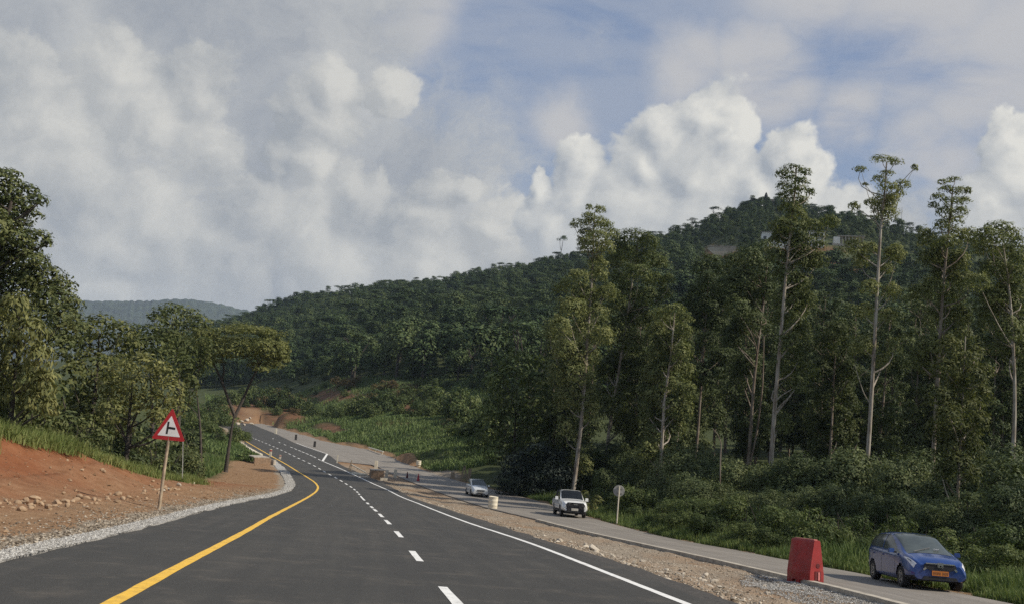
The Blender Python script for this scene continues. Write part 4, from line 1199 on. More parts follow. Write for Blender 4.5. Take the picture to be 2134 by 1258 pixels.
    for px, Y, h in ((-40, 41, 2.6), (20, 44, 2.4), (70, 44, 2.2), (115, 46, 2.3), (150, 50, 2.6), (185, 52, 2.0), (215, 55, 2.6), (250, 60, 2.4), (290, 62, 2.8), (325, 66, 2.6), (350, 70, 2.6), (378, 76, 2.8), (392, 82, 2.4),  
                     (300, 78, 5), (350, 84, 5), (240, 74, 5), (180, 66, 5), (120, 60, 5), (385, 110, 4), (50, 54, 5)):
        p = gcol(px, Y)
        kd.put(p, h / 2.4, rng.uniform(0, 6.28), int(rng.integers(9)), label=('tall dark shrub ' if h > 3.5 else 'dark leafy shrub ') + landmark(px, [(100, 'on the grass bank at the left edge'), (230, 'on the grass bank'), (325, 'left of the warning sign'), (395, 'behind the warning sign'), (9999, 'between warning sign and acacia')]))
    tell_apart(kd.all)
    for px, Y, h, lb in ((512, 112, 1.5, 'low bright green bush beside the culvert headwall'), (455, 140, 2.2, 'grey-green shrub behind the trunk of the acacia'), (425, 150, 3.0, 'shrub above the far road left of the acacia fork'),
                         (488, 150, 3.0, 'olive shrub seen through the fork of the acacia'), (505, 165, 3.2, 'shrub at the far left end of the new road')):
        p = gcol(px, Y)
        c, t = auto_bush(int(px), h * 0.75, h, 9, 0.26, 0.13)
        plant('shrub', lb, 'shrub', p, c, t, (F_GRASSD if px == 512 else F_BUSH, M_BARK_D))
left_trees()

# ---------------------------------------------------------------- shrubs across the valley, hillside forest
def valley_and_hill():
    rng = np.random.default_rng(77)
    kd = Kind('shrub', 'shrub', 'shrubs at the foot of the wooded hill', 'rounded shrub at the foot of the wooded hill beyond the old road',
              [auto_bush(s, 2.6, 3.6, 11, 0.42, 0.22) for s in (71, 72, 73, 74)], (F_BUSH, M_BARK_D))
    pts = [(560, 300, 6), (585, 292, 6.5), (540, 305, 5.5), (610, 285, 6), (640, 268, 5), (600, 262, 2.6), (625, 258, 2.2), (575, 275, 3), (655, 262, 4), (690, 240, 4), (720, 232, 4.5), (745, 228, 5.5), (710, 225, 3.2), (790, 225, 6), (770, 218, 3.8), (815, 232, 5.5), (850, 240, 5),
           (905, 215, 7), (930, 205, 6), (955, 190, 6.5), (890, 200, 3), (980, 180, 6), (1005, 170, 5), (1020, 150, 5), (985, 150, 3.5), (1040, 142, 5), (960, 165, 4), (1000, 135, 3), (870, 205, 3.5), (835, 215, 3), (660, 250, 3), (520, 310, 6), (500, 300, 6), (480, 290, 5), (470, 250, 5), (455, 225, 4), (540, 290, 3), (395, 150, 3), (405, 175, 3.5), (418, 190, 3), (430, 200, 3.5), (445, 215, 4), (400, 220, 5), (425, 250, 5), (450, 270, 5), (385, 200, 5), (470, 230, 3)]
    for _ in range(38):
        px = rng.uniform(470, 1000); py = rng.uniform(792, 868)
        q = ghit(px, py)
        if q.y < 175: continue
        pts.append((px, q.y, rng.uniform(1.2, 3.4)))
    for px, Y, h in pts:
        p = gcol(px, Y)
        kd.put(p, h / 3.6, rng.uniform(0, 6.28), int(rng.integers(9)), label='rounded shrub ' + landmark(px, [(530, 'left of the far road end'), (612, 'on the bank above the far road end'), (700, 'above the dark delineator posts'), (790, 'above the low white rail'), (880, 'on the slope above the far drum'), (960, 'on the grass slope'), (9999, 'behind the leaning planks')]))
    tell_apart(kd.all)
    dry = Kind('dry_shrub', 'shrub', 'dry shrubs on the cut slopes across the valley', 'brownish dry shrub', [auto_bush(s, 2.2, 2.8, 9, 0.4, 0.2, dens=1.5) for s in (75, 76)], (F_DRY, M_BARK_D))
    for px, py, h in ((566, 842, 5), (584, 836, 5.5), (604, 840, 5), (550, 848, 4), (622, 846, 4), (612, 862, 2.2), (628, 858, 2.4), (705, 806, 4), (722, 812, 4.5), (738, 802, 4), (790, 815, 3), (812, 812, 4), (835, 830, 3), (852, 818, 3.5), (880, 826, 3), (905, 850, 2.5), (868, 850, 2.5), (775, 830, 2.5), (930, 862, 2.5)):
        q = ghit(px, py)
        dry.put(q, h / 2.8, rng.uniform(0, 6.28), int(rng.integers(4)), label='brownish dry shrub ' + landmark(px, [(640, 'on the bank above the far road end'), (750, 'on the slope above the delineator posts'), (860, 'on the slope above the far drum'), (9999, 'on the grass slope at right')]))
    tell_apart(dry.all)
    # hillside trees
    def hill_tree(seed, kind):
        r = np.random.default_rng(seed)
        cr, tr = MB(), MB()
        if kind == 'umbrella':
            H = 8.0
            for _ in range(7):
                a, q = r.uniform(0, 6.28), r.uniform(0.5, 3.2)
                puff(cr, (math.cos(a) * q, math.sin(a) * q, H - 0.10 * q * q + r.normal() * 0.15), (1.8, 1.8, 0.6), 0.55, 0.30, r, 2.3, 0.0, flat=0.8, floor=-0.3)
            for _ in range(4):
                a, q = r.uniform(0, 6.28), r.uniform(1, 2.6)
                tr.tube(limb_path((0, 0, H * 0.45), (math.cos(a) * q, math.sin(a) * q, H - 0.6), r), np.linspace(0.14, 0.05, 5), 5, cap=False)
            tr.tube([(0, 0, -1), (0.1, 0, H * 0.25), (0, 0, H * 0.5)], [0.26, 0.22, 0.16], 6)
        else:
            H = 7.0
            wd = (1.2, 2.0, 2.6, 1.6, 2.2)[seed % 5]; ro = (1.9, 1.5, 1.3, 1.4, 1.9)[seed % 5]
            for _ in range((6, 9, 12, 9, 7)[seed % 5]):
                a, q = r.uniform(0, 6.28), r.uniform(0, wd)
                puff(cr, (math.cos(a) * q, math.sin(a) * q, H * r.uniform(0.25, 0.95) - 0.12 * q * q), (ro, ro, ro * 0.75), 0.55, 0.30, r, 2.2, 0.2, flat=0.3)
            tr.tube([(0, 0, -1), (0.1, 0, 2), (0, 0.1, 4.5)], [0.25, 0.2, 0.1], 6)
        return cr, tr
    var = [hill_tree(80 + i, 'round') for i in range(5)] + [hill_tree(90 + i, 'umbrella') for i in range(3)]
    # where trees stand on the hill
    N = 40000
    az = rng.uniform(-0.34, 0.58, N); r = 190 + (1000 - 190) * np.sqrt(rng.uniform(0, 1, N))
    X, Y = np.sin(az) * r, np.cos(az) * r
    R = np.interp(az, S_AZ, S_R); r0 = np.interp(az, S_FA, S_FR)
    ok = (r < R + 25) & (r > r0 + 12)
    gap = vnoise(X, Y, 26, 41) + 0.5 * vnoise(X, Y, 11, 42)
    ok &= gap > -1.15
    X, Y, r, az = X[ok], Y[ok], r[ok], az[ok]
    # thin out so that crowns just touch
    order = rng.permutation(len(X))
    cell, keep = {}, []
    for i in order:
        k = (int(X[i] // 5.2), int(Y[i] // 5.2))
        if k in cell: continue
        cell[k] = 1; keep.append(i)
    keep = np.array(keep)
    X, Y, r, az = X[keep], Y[keep], r[keep], az[keep]
    Z = ground(X, Y)
    R = np.interp(az, S_AZ, S_R); r0s = np.interp(az, S_FA, S_FR)
    low = np.clip(1 - (r - r0s) / (R - r0s), 0, 1)
    sc = np.clip(rng.gamma(9.0, 0.11, len(X)), 0.55, 1.9) * (0.80 + 0.45 * low) * (0.75 + 0.45 * np.clip((vnoise(X, Y, 60, 51) + 1) / 2, 0, 1))
    sc = np.where(np.abs(r - R) < 25, np.minimum(sc, 1.25) * 0.85, sc)
    P = np.array([pix(q) for q in zip(X, Y, Z)])
    # clearing round the buildings near the top
    ok = ~((P[:, 1] > 800 + 14 * vnoise(X, Y, 22, 77)) & (P[:, 0] < 1000)) & ~((P[:, 1] > 512) & (P[:, 1] < 562) & (P[:, 0] > 1465) & (P[:, 0] < 1540)) & ~((P[:, 1] > 505) & (P[:, 1] < 545) & (P[:, 0] > 1595) & (P[:, 0] < 1815)) & ~((P[:, 1] > 548) & (P[:, 1] < 585) & (P[:, 0] > 1690) & (P[:, 0] < 1800) & (rng.uniform(0, 1, len(X)) < 0.7))
    X, Y, Z, r, az, R, sc, P = X[ok], Y[ok], Z[ok], r[ok], az[ok], R[ok], sc[ok], P[ok]
    sc = np.where((P[:, 1] < 585) & (P[:, 0] > 1440) & (P[:, 1] > 500), np.minimum(sc, 0.7), sc)
    vi = np.where(rng.uniform(0, 1, len(X)) < 0.16, rng.integers(5, 8, len(X)), rng.integers(0, 5, len(X)))
    ridge = np.abs(r - R) < 14
    vi = np.where(ridge & (rng.uniform(0, 1, len(X)) < 0.35), rng.integers(5, 8, len(X)), vi)
    inframe = (P[:, 0] > -20) & (P[:, 0] < 2150) & (P[:, 0] > 470)
    # the nearest and those on the skyline are trees of their own
    score = sc / r + ridge * 0.004
    score[~inframe] = 0
    clear = (P[:, 0] < 1180) | (ridge)
    score[~clear] *= 0.3
    top = np.argsort(-score)[:235]
    sel = np.zeros(len(X), bool); sel[top] = True
    kr = Kind('hill_tree', 'tree', 'trees in front on the wooded hillside', 'dark round-crowned tree low on the wooded hillside', var, (F_HILL, M_BARK_D))
    for i in np.where(sel)[0]:
        um = vi[i] >= 5
        if ridge[i]:
            kr.group = 'trees along the ridge line'; kr.label = 'flat-topped tree on ridge line' if um else 'bushy dark tree on ridge line'
            if um: kr.group = 'flat-topped trees along the ridge line'
        else:
            kr.group = 'flat-topped trees on the hillside' if um else 'round trees on the hillside'
            kr.label = 'flat-topped dark tree low on hillside' if um else 'round-crowned dark tree low on hillside'
        kr.put((X[i], Y[i], Z[i]), float(sc[i]), rng.uniform(0, 6.28), int(vi[i]))
    for o in kr.all:
        o['label'] += ' ' + landmark(pix(o.location)[0], [(600, 'at its left end'), (700, 'near its left end'), (800, 'left of middle'), (900, 'above the far grass'), (1030, 'left of the lone umbrella tree'), (1180, 'right of the lone umbrella tree'), (1330, 'behind the two tall gums'), (1480, 'above the tan wall'), (1640, 'by the rocky summit'), (1780, 'right of the rocky summit'), (1900, 'near the thin mast'), (9999, 'at its right end')])
    tell_apart(kr.all)
    # large single crowns on the skyline
    um = [hill_tree(101, 'umbrella'), hill_tree(102, 'umbrella')]
    kb = Kind('umbrella_tree', 'tree', None, '', um, (F_HILL, M_BARK_D))
    for px, py, s, lb in ((1491, 432, 1.25, 'umbrella-shaped tree on the ridge left of the rocky summit'), (1722, 432, 1.6, 'wide umbrella-shaped tree on the ridge right of the summit'), (1045, 548, 1.15, 'lone umbrella tree on the middle of the ridge line'),
                          (1888, 474, 1.5, 'broad dark tree on the ridge beside the thin mast'), (1172, 492, 1.1, 'thin ragged tree on the ridge left of the tall gum')):
        az_ = math.atan2(ray(px, py).x, ray(px, py).y)
        Rr = float(np.interp(az_, S_AZ, S_R)) - 4
        x, y = math.sin(az_) * Rr, math.cos(az_) * Rr
        d = ray(px, py); zt = d.z / d.y * y
        zg = g1(x, y)
        kb.put((x, y, zg), s, 1.0, px, lb, sz=max(0.9, (zt - zg) / 8.2))
    # everything else reads as one forest
    rest = ~sel
    pcol = bpy.data.collections.new('forest_kinds')
    for i, (c, t) in enumerate(var):
        mb = MB()
        me = c.mesh('hill_tree_%02d' % i, F_HILL)
        o = bpy.data.objects.new('hill_tree_kind_%02d' % i, me)
        pcol.objects.link(o)
    me = bpy.data.meshes.new('hillside_forest')
    idx = np.where(rest)[0]
    me.vertices.add(len(idx))
    me.vertices.foreach_set('co', np.stack([X[idx], Y[idx], Z[idx]], 1).astype(np.float32).ravel())
    for nm, typ, val, key in (('size', 'FLOAT', sc[idx].astype(np.float32), 'value'), ('turn', 'FLOAT', rng.uniform(0, 6.28, len(idx)).astype(np.float32), 'value'), ('pick', 'INT', vi[idx].astype(np.int32), 'value')):
        me.attributes.new(nm, typ, 'POINT').data.foreach_set(key, val)
    o = link('hillside_forest', me)
    tag(o, kind='stuff')
    ng = bpy.data.node_groups.new('forest', 'GeometryNodeTree')
    ng.interface.new_socket('Geometry', in_out='INPUT', socket_type='NodeSocketGeometry')
    ng.interface.new_socket('Geometry', in_out='OUTPUT', socket_type='NodeSocketGeometry')
    n = NT(ng)
    gi, go = n.new('NodeGroupInput'), n.new('NodeGroupOutput')
    ci = n.new('GeometryNodeCollectionInfo')
    ci.inputs['Collection'].default_value = pcol
    ci.inputs['Separate Children'].default_value = True
    ci.inputs['Reset Children'].default_value = True
    def attr(nm, t):
        a = n.new('GeometryNodeInputNamedAttribute', data_type=t); a.inputs['Name'].default_value = nm
        return a.outputs[0]
    cx = n.new('ShaderNodeCombineXYZ'); n.l.new(attr('turn', 'FLOAT'), cx.inputs[2])
    sx = n.new('ShaderNodeCombineXYZ'); sz = attr('size', 'FLOAT')
    for k in range(3): n.l.new(sz, sx.inputs[k])
    ip = n.new('GeometryNodeInstanceOnPoints')
    n.l.new(gi.outputs[0], ip.inputs['Points'])
    n.l.new(ci.outputs[0], ip.inputs['Instance'])
    ip.inputs['Pick Instance'].default_value = True
    n.l.new(attr('pick', 'INT'), ip.inputs['Instance Index'])
    n.l.new(cx.outputs[0], ip.inputs['Rotation'])
    n.l.new(sx.outputs[0], ip.inputs['Scale'])
    n.l.new(ip.outputs[0], go.inputs[0])
    md = o.modifiers.new('forest', 'NODES'); md.node_group = ng
    # far blue hills
    px = np.array([-400, 0, 100, 170, 230, 300, 350, 400, 440, 480, 520, 560, 620, 760, 1000, 1400])
    py = np.array([660, 640, 632, 627, 628, 627, 624, 625, 630, 640, 648, 655, 670, 700, 760, 840])
    Yd = 4200.0
    q = np.linspace(-400, 1400, 700)
    top = np.array([tuple(at(a, np.interp(a, px, py), Yd)) for a in q])
    top[:, 2] += 4 * vnoise(top[:, 0], top[:, 0] * 0, 90, 3) + 3.5 * vnoise(top[:, 0], top[:, 0] * 0, 13, 4)
    rows_ = []
    for k in range(61):
        t = k / 60
        rr = top.copy(); rr[:, 1] = Yd - 1300 * t + 120 * vnoise(top[:, 0], top[:, 0] * 0 + k * 31, 260, 6) * math.sin(math.pi * t)
        rr[:, 0] *= rr[:, 1] / Yd
        rr[:, 2] = -20 + (top[:, 2] + 20) * (1 - t) ** 1.2 + (12 * vnoise(rr[:, 0], rr[:, 1], 320, 7) * math.sin(math.pi * min(1, t * 2)) if t < 0.5 else 12 * vnoise(rr[:, 0], rr[:, 1], 320, 7)) * (k > 0) + 5 * vnoise(rr[:, 0], rr[:, 1], 17, 8) * (k > 0)
        rows_.append(rr)
    rows_.append(top + np.array([0, 900, -260]))
    rows_ = [rows_[-1]] + rows_[:-1]
    V = np.array(rows_); a, b = V.shape[:2]
    i, j = np.meshgrid(np.arange(a - 1), np.arange(b - 1), indexing='ij')
    F = np.stack([i * b + j, (i + 1) * b + j, (i + 1) * b + j + 1, i * b + j + 1], -1).reshape(-1, 4)
    mh = plain('far_forest', (0.030, 0.040, 0.022), 1.0, var=0.5, scale=0.02)
    tag(MB().add(V.reshape(-1, 3), F).build('hills', mh, smooth=True), kind='structure')
valley_and_hill()

# ---------------------------------------------------------------- grass
def grass(name, X, Y, H, Wd, m, rng, lean=0.35):
    Z = ground(X, Y)
    n = len(X)
    a = rng.uniform(0, 6.28, n)
    h = H * rng.uniform(0.55, 1.25, n)
    w = Wd * rng.uniform(0.7, 1.4, n)
    la = rng.uniform(0, 6.28, n); ll = h * np.abs(rng.normal(0, lean, n))
    P = np.stack([X, Y, Z - 0.02], 1)
    h = np.maximum(h, 0.05)
    s = np.stack([np.cos(a), np.sin(a), a * 0], 1) * w[:, None]
    up = np.array([0, 0, 1.0])
    ld = np.stack([np.cos(la) * ll, np.sin(la) * ll, a * 0], 1)
    mid = P + up * (h * 0.55)[:, None] + ld * 0.3
    tip = P + up * h[:, None] * np.sqrt(np.clip(1 - (ll / h) ** 2 * 0.5, 0.2, 1))[:, None] + ld
    V = np.stack([P - s, P + s, mid + s * 0.8, mid - s * 0.8, tip], 1).reshape(-1, 3)
    b = np.arange(n)[:, None] * 5
    mb = MB()
    mb.V.append(V); mb.n = len(V)
    mb.Q.append(b + np.array([[0, 1, 2, 3]])); mb.qm.append(np.zeros(n))
    mb.T.append(b + np.array([[3, 2, 4]])); mb.tm.append(np.zeros(n))
    tag(mb.build(name, m), kind='stuff')

def grasses():
    rng = np.random.default_rng(3)
    # bank on the left: tufts on and behind the top of the cut
    N = 42000
    Y = rng.uniform(22, 75, N)
    crest = np.interp(Y, [10, 30, 36, 44, 50, 60, 75], [-19.2, -19.2, -18.6, -17.9, -17.6, -18.8, -24])
    X = crest - rng.exponential(2.2, N) + 0.7 * vnoise(Y, Y * 0, 1.7, 8) + 0.45 + rng.normal(0, 0.25, N)
    keep = vnoise(X, Y, 1.6, 12) + 0.7 * vnoise(X, Y, 0.6, 13) > -0.45
    X, Y = X[keep], Y[keep]
    hh = 0.42 * (1 + 0.5 * vnoise(X, Y, 1.9, 14) + 0.35 * vnoise(X, Y, 0.5, 15))
    grass('bank_grass', X, Y, hh, 0.014, F_GRASS, rng, lean=0.65)
    # right verge
    N = 36000
    Y = 22 + 75 * rng.uniform(0, 1, N) ** 1.3
    X = O_right(Y) + 0.35 + rng.exponential(1.3, N)
    keep = (vnoise(X, Y, 1.5, 15) + 0.6 * vnoise(X, Y, 0.5, 16) > -0.5)
    X, Y = X[keep], Y[keep]
    hh = (0.25 + 0.28 * np.clip(X - O_right(Y) - 0.3, 0, 2)) * (1 + 0.4 * vnoise(X, Y, 1.7, 17))
    grass('verge_grass', X, Y, hh, 0.018, F_GRASSD, rng)
    # tall grass on the slope across the valley
    N = 110000
    px = rng.uniform(420, 1040, N); Y = np.where(rng.uniform(0, 1, N) < 0.6, rng.uniform(118, 235, N), rng.uniform(200, 340, N))
    az0 = np.array([math.atan2(ray(p, 900).x, ray(p, 900).y) for p in np.linspace(420, 1040, 60)])
    az = np.interp(px, np.linspace(420, 1040, 60), az0)
    X = np.tan(az) * Y
    ok = (X > O_right(Y) + 1.0) | (X < L_edge(Y) - 3.0) | (Y > 292)
    X, Y = X[ok], Y[ok]
    P = np.array([pix(q) for q in zip(X, Y, ground(X, Y))])
    up = P[:, 1] > 785
    X, Y, P = X[up], Y[up], P[up]
    bare = np.zeros(len(X), bool)
    for cx, cy, rx, ry in ((600, 866, 80, 24), (560, 840, 60, 14), (700, 825, 70, 15), (870, 838, 60, 34), (1020, 982, 40, 18), (690, 892, 40, 12), (925, 990, 62, 14)):
        bare |= np.hypot((P[:, 0] - cx) / rx, (P[:, 1] - cy) / ry) < 0.75 + 0.5 * vnoise(X, Y, 4, 19)
    X, Y = X[~bare], Y[~bare]
    hh = (0.62 + 0.25 * (Y > 235)) * (1 + 0.6 * vnoise(X, Y, 9, 18) + 0.35 * vnoise(X, Y, 3, 20))
    grass('valley_grass', X, Y, hh, 0.08, F_GRASSV, rng, lean=0.8)
    # scattered tufts left of the far road
    N = 9000
    Y = rng.uniform(62, 160, N); X = L_edge(Y) - np.interp(Y, [60, 110, 116, 160], [8, 6, 1.2, 1.0]) - rng.exponential(3.0, N)
    grass('roadside_grass', X, Y, 0.45 * (1 + 0.4 * vnoise(X, Y, 2, 23)), 0.03, F_GRASSD, rng)
grasses()
# ------------------------------------------------------------------ stones, gravel, rubble
def stone_field(name, X, Y, S, m, rng, sink=0.3, lift=0.0):
    n = len(X)
    Z = np.where((X > L_edge(Y) - 0.9) & (X < L_edge(Y)) & (Y < 118), np.maximum(ground(X, Y), prof(Y) + 0.03), ground(X, Y, rough=True)) + lift
    base = np.array([[1, 0, 0], [0, 1, 0], [-1, 0, 0], [0, -1, 0], [0, 0, 0.8], [0, 0, -0.6]], float)
    V = base[None] * rng.uniform(0.55, 1.25, (n, 6, 1)) + rng.normal(0, 0.16, (n, 6, 3))
    a = rng.uniform(0, 6.28, n); c, s = np.cos(a)[:, None], np.sin(a)[:, None]
    V = np.stack([V[..., 0] * c - V[..., 1] * s, V[..., 0] * s + V[..., 1] * c, V[..., 2] * rng.uniform(0.5, 1.0, (n, 1))], -1)
    V = V * (S[:, None, None] * 0.5) + np.stack([X, Y, Z + S * (0.4 - sink)], -1)[:, None]
    T = np.array([[0, 1, 4], [1, 2, 4], [2, 3, 4], [3, 0, 4], [1, 0, 5], [2, 1, 5], [3, 2, 5], [0, 3, 5]])
    F = (np.arange(n)[:, None, None] * 6 + T).reshape(-1, 3)
    tag(MB().add(V.reshape(-1, 3), F).build(name, m), kind='stuff')

def stone_mat(name, cs):
    m, n, b = mat(name)
    geo = n.new('ShaderNodeNewGeometry')
    oi = n.new('ShaderNodeObjectInfo')
    tc = n.new('ShaderNodeTexCoord').outputs['Object']
    f = n.math('ADD', n.math('MULTIPLY', geo.outputs['Random Per Island'], 0.75), n.math('MULTIPLY', n.noise(tc, 9, 5, 0.6), 0.25))
    f = n.math('ADD', f, n.math('MULTIPLY_ADD', oi.outputs['Random'], 0.3, -0.15))
    n.l.new(n.ramp(f, [(0.1, cs[0]), (0.5, cs[1]), (0.9, cs[2])]), b.inputs['Base Color'])
    b.inputs['Roughness'].default_value = 0.95
    b.inputs['Specular IOR Level'].default_value = 0.2
    return m
M_ST_G = stone_mat('grey_gravel', ((0.17, 0.16, 0.14), (0.34, 0.325, 0.295), (0.56, 0.545, 0.50)))
M_ST_T = stone_mat('tan_stones', ((0.10, 0.078, 0.056), (0.25, 0.205, 0.15), (0.49, 0.43, 0.34)))
M_ST_R = stone_mat('earthy_rocks', ((0.13, 0.072, 0.038), (0.23, 0.14, 0.078), (0.38, 0.27, 0.17)))

def rock_meshes(n, m, seed):
    out = []
    for k in range(n):
        r = random.Random(seed + k)
        bm = bmesh.new()
        bmesh.ops.create_icosphere(bm, subdivisions=2, radius=0.5)
        ax = (r.uniform(0.8, 1.3), r.uniform(0.6, 1.0), r.uniform(0.5, 0.8))
        cuts = [(Vector((r.gauss(0, 1), r.gauss(0, 1), r.gauss(0, 0.8))).normalized(), r.uniform(0.28, 0.42)) for _ in range(9)]
        for v in bm.verts:
            for d, h in cuts:            # planes knocked off
                e = v.co.dot(d) - h
                if e > 0: v.co -= d * e * 0.9
            v.co = Vector((v.co.x * ax[0], v.co.y * ax[1], v.co.z * ax[2])) * (1 + r.uniform(-0.05, 0.05))
        me = bpy.data.meshes.new('rock')
        bm.to_mesh(me); bm.free()
        me.materials.append(m)
        out.append(me)
    return out

def stones():
    rng = np.random.default_rng(21)
    # crushed stone along the left edge
    N = 26000
    Y = 11 + 95 * rng.uniform(0, 1, N) ** 1.9
    w = np.interp(Y, [10, 18, 30, 60, 85, 110], [0.72, 0.62, 0.6, 0.7, 0.95, 1.2])
    X = L_edge(Y) + 0.10 - w * rng.uniform(0, 1, N) ** 0.9 + rng.normal(0, 0.05, N)
    stone_field('verge_gravel', X, Y, rng.uniform(0.02, 0.055, N) * (1 + 0.5 * (Y > 30)), M_ST_G, rng)
    N = 9000
    Y = 11 + 60 * rng.uniform(0, 1, N) ** 1.7
    X = L_edge(Y) - 0.5 - rng.exponential(0.6, N)
    stone_field('loose_stones', X, Y, rng.uniform(0.025, 0.09, N), M_ST_T, rng)
    N = 9000
    Y = 11 + 100 * rng.uniform(0, 1, N) ** 1.5
    X = L_edge(Y) - rng.uniform(1.0, 12.0, N)
    keep = (X > np.interp(Y, [0, 30, 36, 44, 50, 60, 120], [-18.5, -18.5, -18, -17.5, -17.5, -22, -50]))
    stone_field('bank_stones', X[keep], Y[keep], rng.uniform(0.02, 0.08, keep.sum()) * (1 + 1.6 * (rng.uniform(0, 1, keep.sum()) > 0.95)), M_ST_R, rng)
    # rubble between the two roads
    N = 34000
    Y = 13 + 105 * rng.uniform(0, 1, N) ** 1.8
    t = rng.uniform(0, 1, N)
    X = R_edge(Y) + 0.25 + (O_left(Y) - R_edge(Y) - 0.55) * t
    ridge = np.exp(-((t - 0.22) / 0.16) ** 2)
    keep = rng.uniform(0, 1, N) < 0.30 + 0.7 * ridge + 0.5 * (vnoise(X, Y, 1.2, 61) > 0.25)
    X, Y, ridge = X[keep], Y[keep], ridge[keep]
    S = rng.uniform(0.025, 0.08, len(X)) * (1 + 1.6 * (rng.uniform(0, 1, len(X)) > 0.90) * ridge) 
    stone_field('median_rubble', X, Y, S, M_ST_T, rng)
    # mound of grey gravel round the red barrier
    N = 12000
    a, q = rng.uniform(0, 6.28, N), np.sqrt(rng.uniform(0, 1, N))
    bx, by = ghit(1745, 1240).x, ghit(1745, 1240).y
    X = bx - 0.3 + np.cos(a) * q * 1.9; Y = by + np.sin(a) * q * 4.2
    ok = (X > R_edge(Y) + 0.8) & (X < O_left(Y) - 0.35)
    stone_field('gravel_mound', X[ok], Y[ok], rng.uniform(0.025, 0.06, ok.sum()), M_ST_G, rng, lift=0.03)
    N = 3000
    Y = 13 + 80 * rng.uniform(0, 1, N) ** 1.5
    X = O_right(Y) + rng.normal(0.25, 0.25, N)
    stone_field('edge_stones', X, Y, rng.uniform(0.02, 0.06, N), M_ST_T, rng)
    # rocks one can pick out
    kinds = rock_meshes(6, M_ST_R, 5)
    kindsT = rock_meshes(6, M_ST_T, 25)
    def rocks(pts, ms, label, group):
        made = []
        for i, (px, py, sz) in enumerate(pts):
            p = ghit(px, py)
            o = link('rock', ms[i % len(ms)])
            s = sz * p.y / FPX
            o.location = (p.x, p.y, g1(p.x, p.y) + s * 0.18)
            o.scale = (s * rng.uniform(0.9, 1.2), s * rng.uniform(0.9, 1.2), s * rng.uniform(0.8, 1.15))
            o.rotation_euler = (rng.normal() * 0.25, rng.normal() * 0.25, rng.uniform(0, 6.28))
            tag(o, label, 'rock', group)
            made.append(o)
        if len(pts) > 1: tell_apart(made)
    row = []
    x = 2.0
    while x < 372:
        yb = np.interp(x, [0, 60, 120, 200, 300, 372], [1052, 1050, 1048, 1042, 1032, 1018])
        for k in range(1 + int(rng.uniform(0, 1) < 0.75)):
            row.append((x + rng.normal() * 2, yb + rng.normal() * 6 + 3 * k, rng.uniform(9, 21) * np.interp(x, [0, 370], [1.1, 0.6])))
        x += rng.uniform(6, 11)
    rocks(row, kinds, 'brown rock in the row below the red bank', 'rocks in the row below the red bank')
    sc = [(rng.uniform(0, 330), rng.uniform(950, 1030), rng.uniform(5, 10)) for _ in range(16)]
    rocks(sc, kinds, 'small pale rock on the slope of the red bank', 'rocks lying on the red bank')
    rocks([(338, 1023, 13), (352, 1020, 10), (392, 1000, 12), (404, 1008, 9), (372, 1012, 14), (430, 1005, 8), (395, 1066, 9), (404, 1070, 12), (412, 1066, 8)], kindsT, 'pale rock on the bare earth right of the warning sign', 'rocks right of the warning sign')
    med = []
    for k in range(46):
        t = rng.uniform(0, 1) ** 0.8
        px = 1130 + 480 * t; py = np.interp(px, [1130, 1250, 1350, 1500, 1610], [1116, 1150, 1186, 1222, 1240]) + rng.normal() * 9
        med.append((px, py, rng.uniform(7, 17)))
    rocks(med, kindsT, 'tan rock in the rubble strip beside the white edge line', 'rocks in the rubble between the roads')
    rocks([(1238, 1147, 24)], kindsT, 'largest yellowish rock in the rubble between the two roads', None)
    rocks([(495, 884, 10), (505, 879, 9), (514, 876, 11), (521, 872, 9), (508, 886, 8), (524, 884, 10)], kindsT, 'pale boulder in the heap where the far road ends', 'boulders at the far end of the road')
stones()

# ------------------------------------------------------------------ roadside things
M_RED = plain('sign_red', (0.42, 0.022, 0.028), 0.45, var=0.08, scale=3)
M_WHT = plain('sign_white', (0.80, 0.79, 0.76), 0.45, var=0.05, scale=3)
M_BLK = plain('matt_black', (0.016, 0.016, 0.016), 0.5, var=0.2, scale=5)
M_GALV = plain('galvanised_steel', (0.36, 0.35, 0.32), 0.55, metal=0.3, var=0.2, scale=5, dirt=(0.22, 0.18, 0.13, 0.4))
M_WOOD = plain('weathered_wood', (0.36, 0.28, 0.19), 0.85, var=0.3, scale=7, bump=0.004, dirt=(0.15, 0.10, 0.06, 0.5))
M_BARR = plain('red_plastic', (0.30, 0.020, 0.018), 0.55, var=0.2, scale=2.6, bump=0.004, dirt=(0.30, 0.13, 0.085, 0.75))
M_CREAM = plain('dirty_cream_paint', (0.72, 0.65, 0.50), 0.7, var=0.12, scale=3, dirt=(0.36, 0.27, 0.16, 0.6))
M_CONC = plain('raw_concrete', (0.40, 0.36, 0.30), 0.95, var=0.25, scale=2, bump=0.01, dirt=(0.22, 0.15, 0.09, 0.6))
M_BRICK = plain('brown_masonry', (0.28, 0.19, 0.12), 0.95, var=0.3, scale=4, bump=0.015, dirt=(0.14, 0.09, 0.06, 0.5))
M_CONE = plain('cone_red', (0.42, 0.03, 0.035), 0.5, var=0.12, scale=4)

def frame_facing(p, tilt=0.0, yaw=0.0):
    """axes of an upright board at p that faces back towards the oncoming driver"""
    a = math.atan2(p.x, p.y) * 0.25 + yaw
    ax = np.array([math.cos(a), -math.sin(a), 0]); nn = np.array([-math.sin(a), -math.cos(a), 0]); up = np.array([0, 0, 1.0])
    ax, up = ax * math.cos(tilt) - up * math.sin(tilt), up * math.cos(tilt) + ax * math.sin(tilt)
    return ax, up, nn

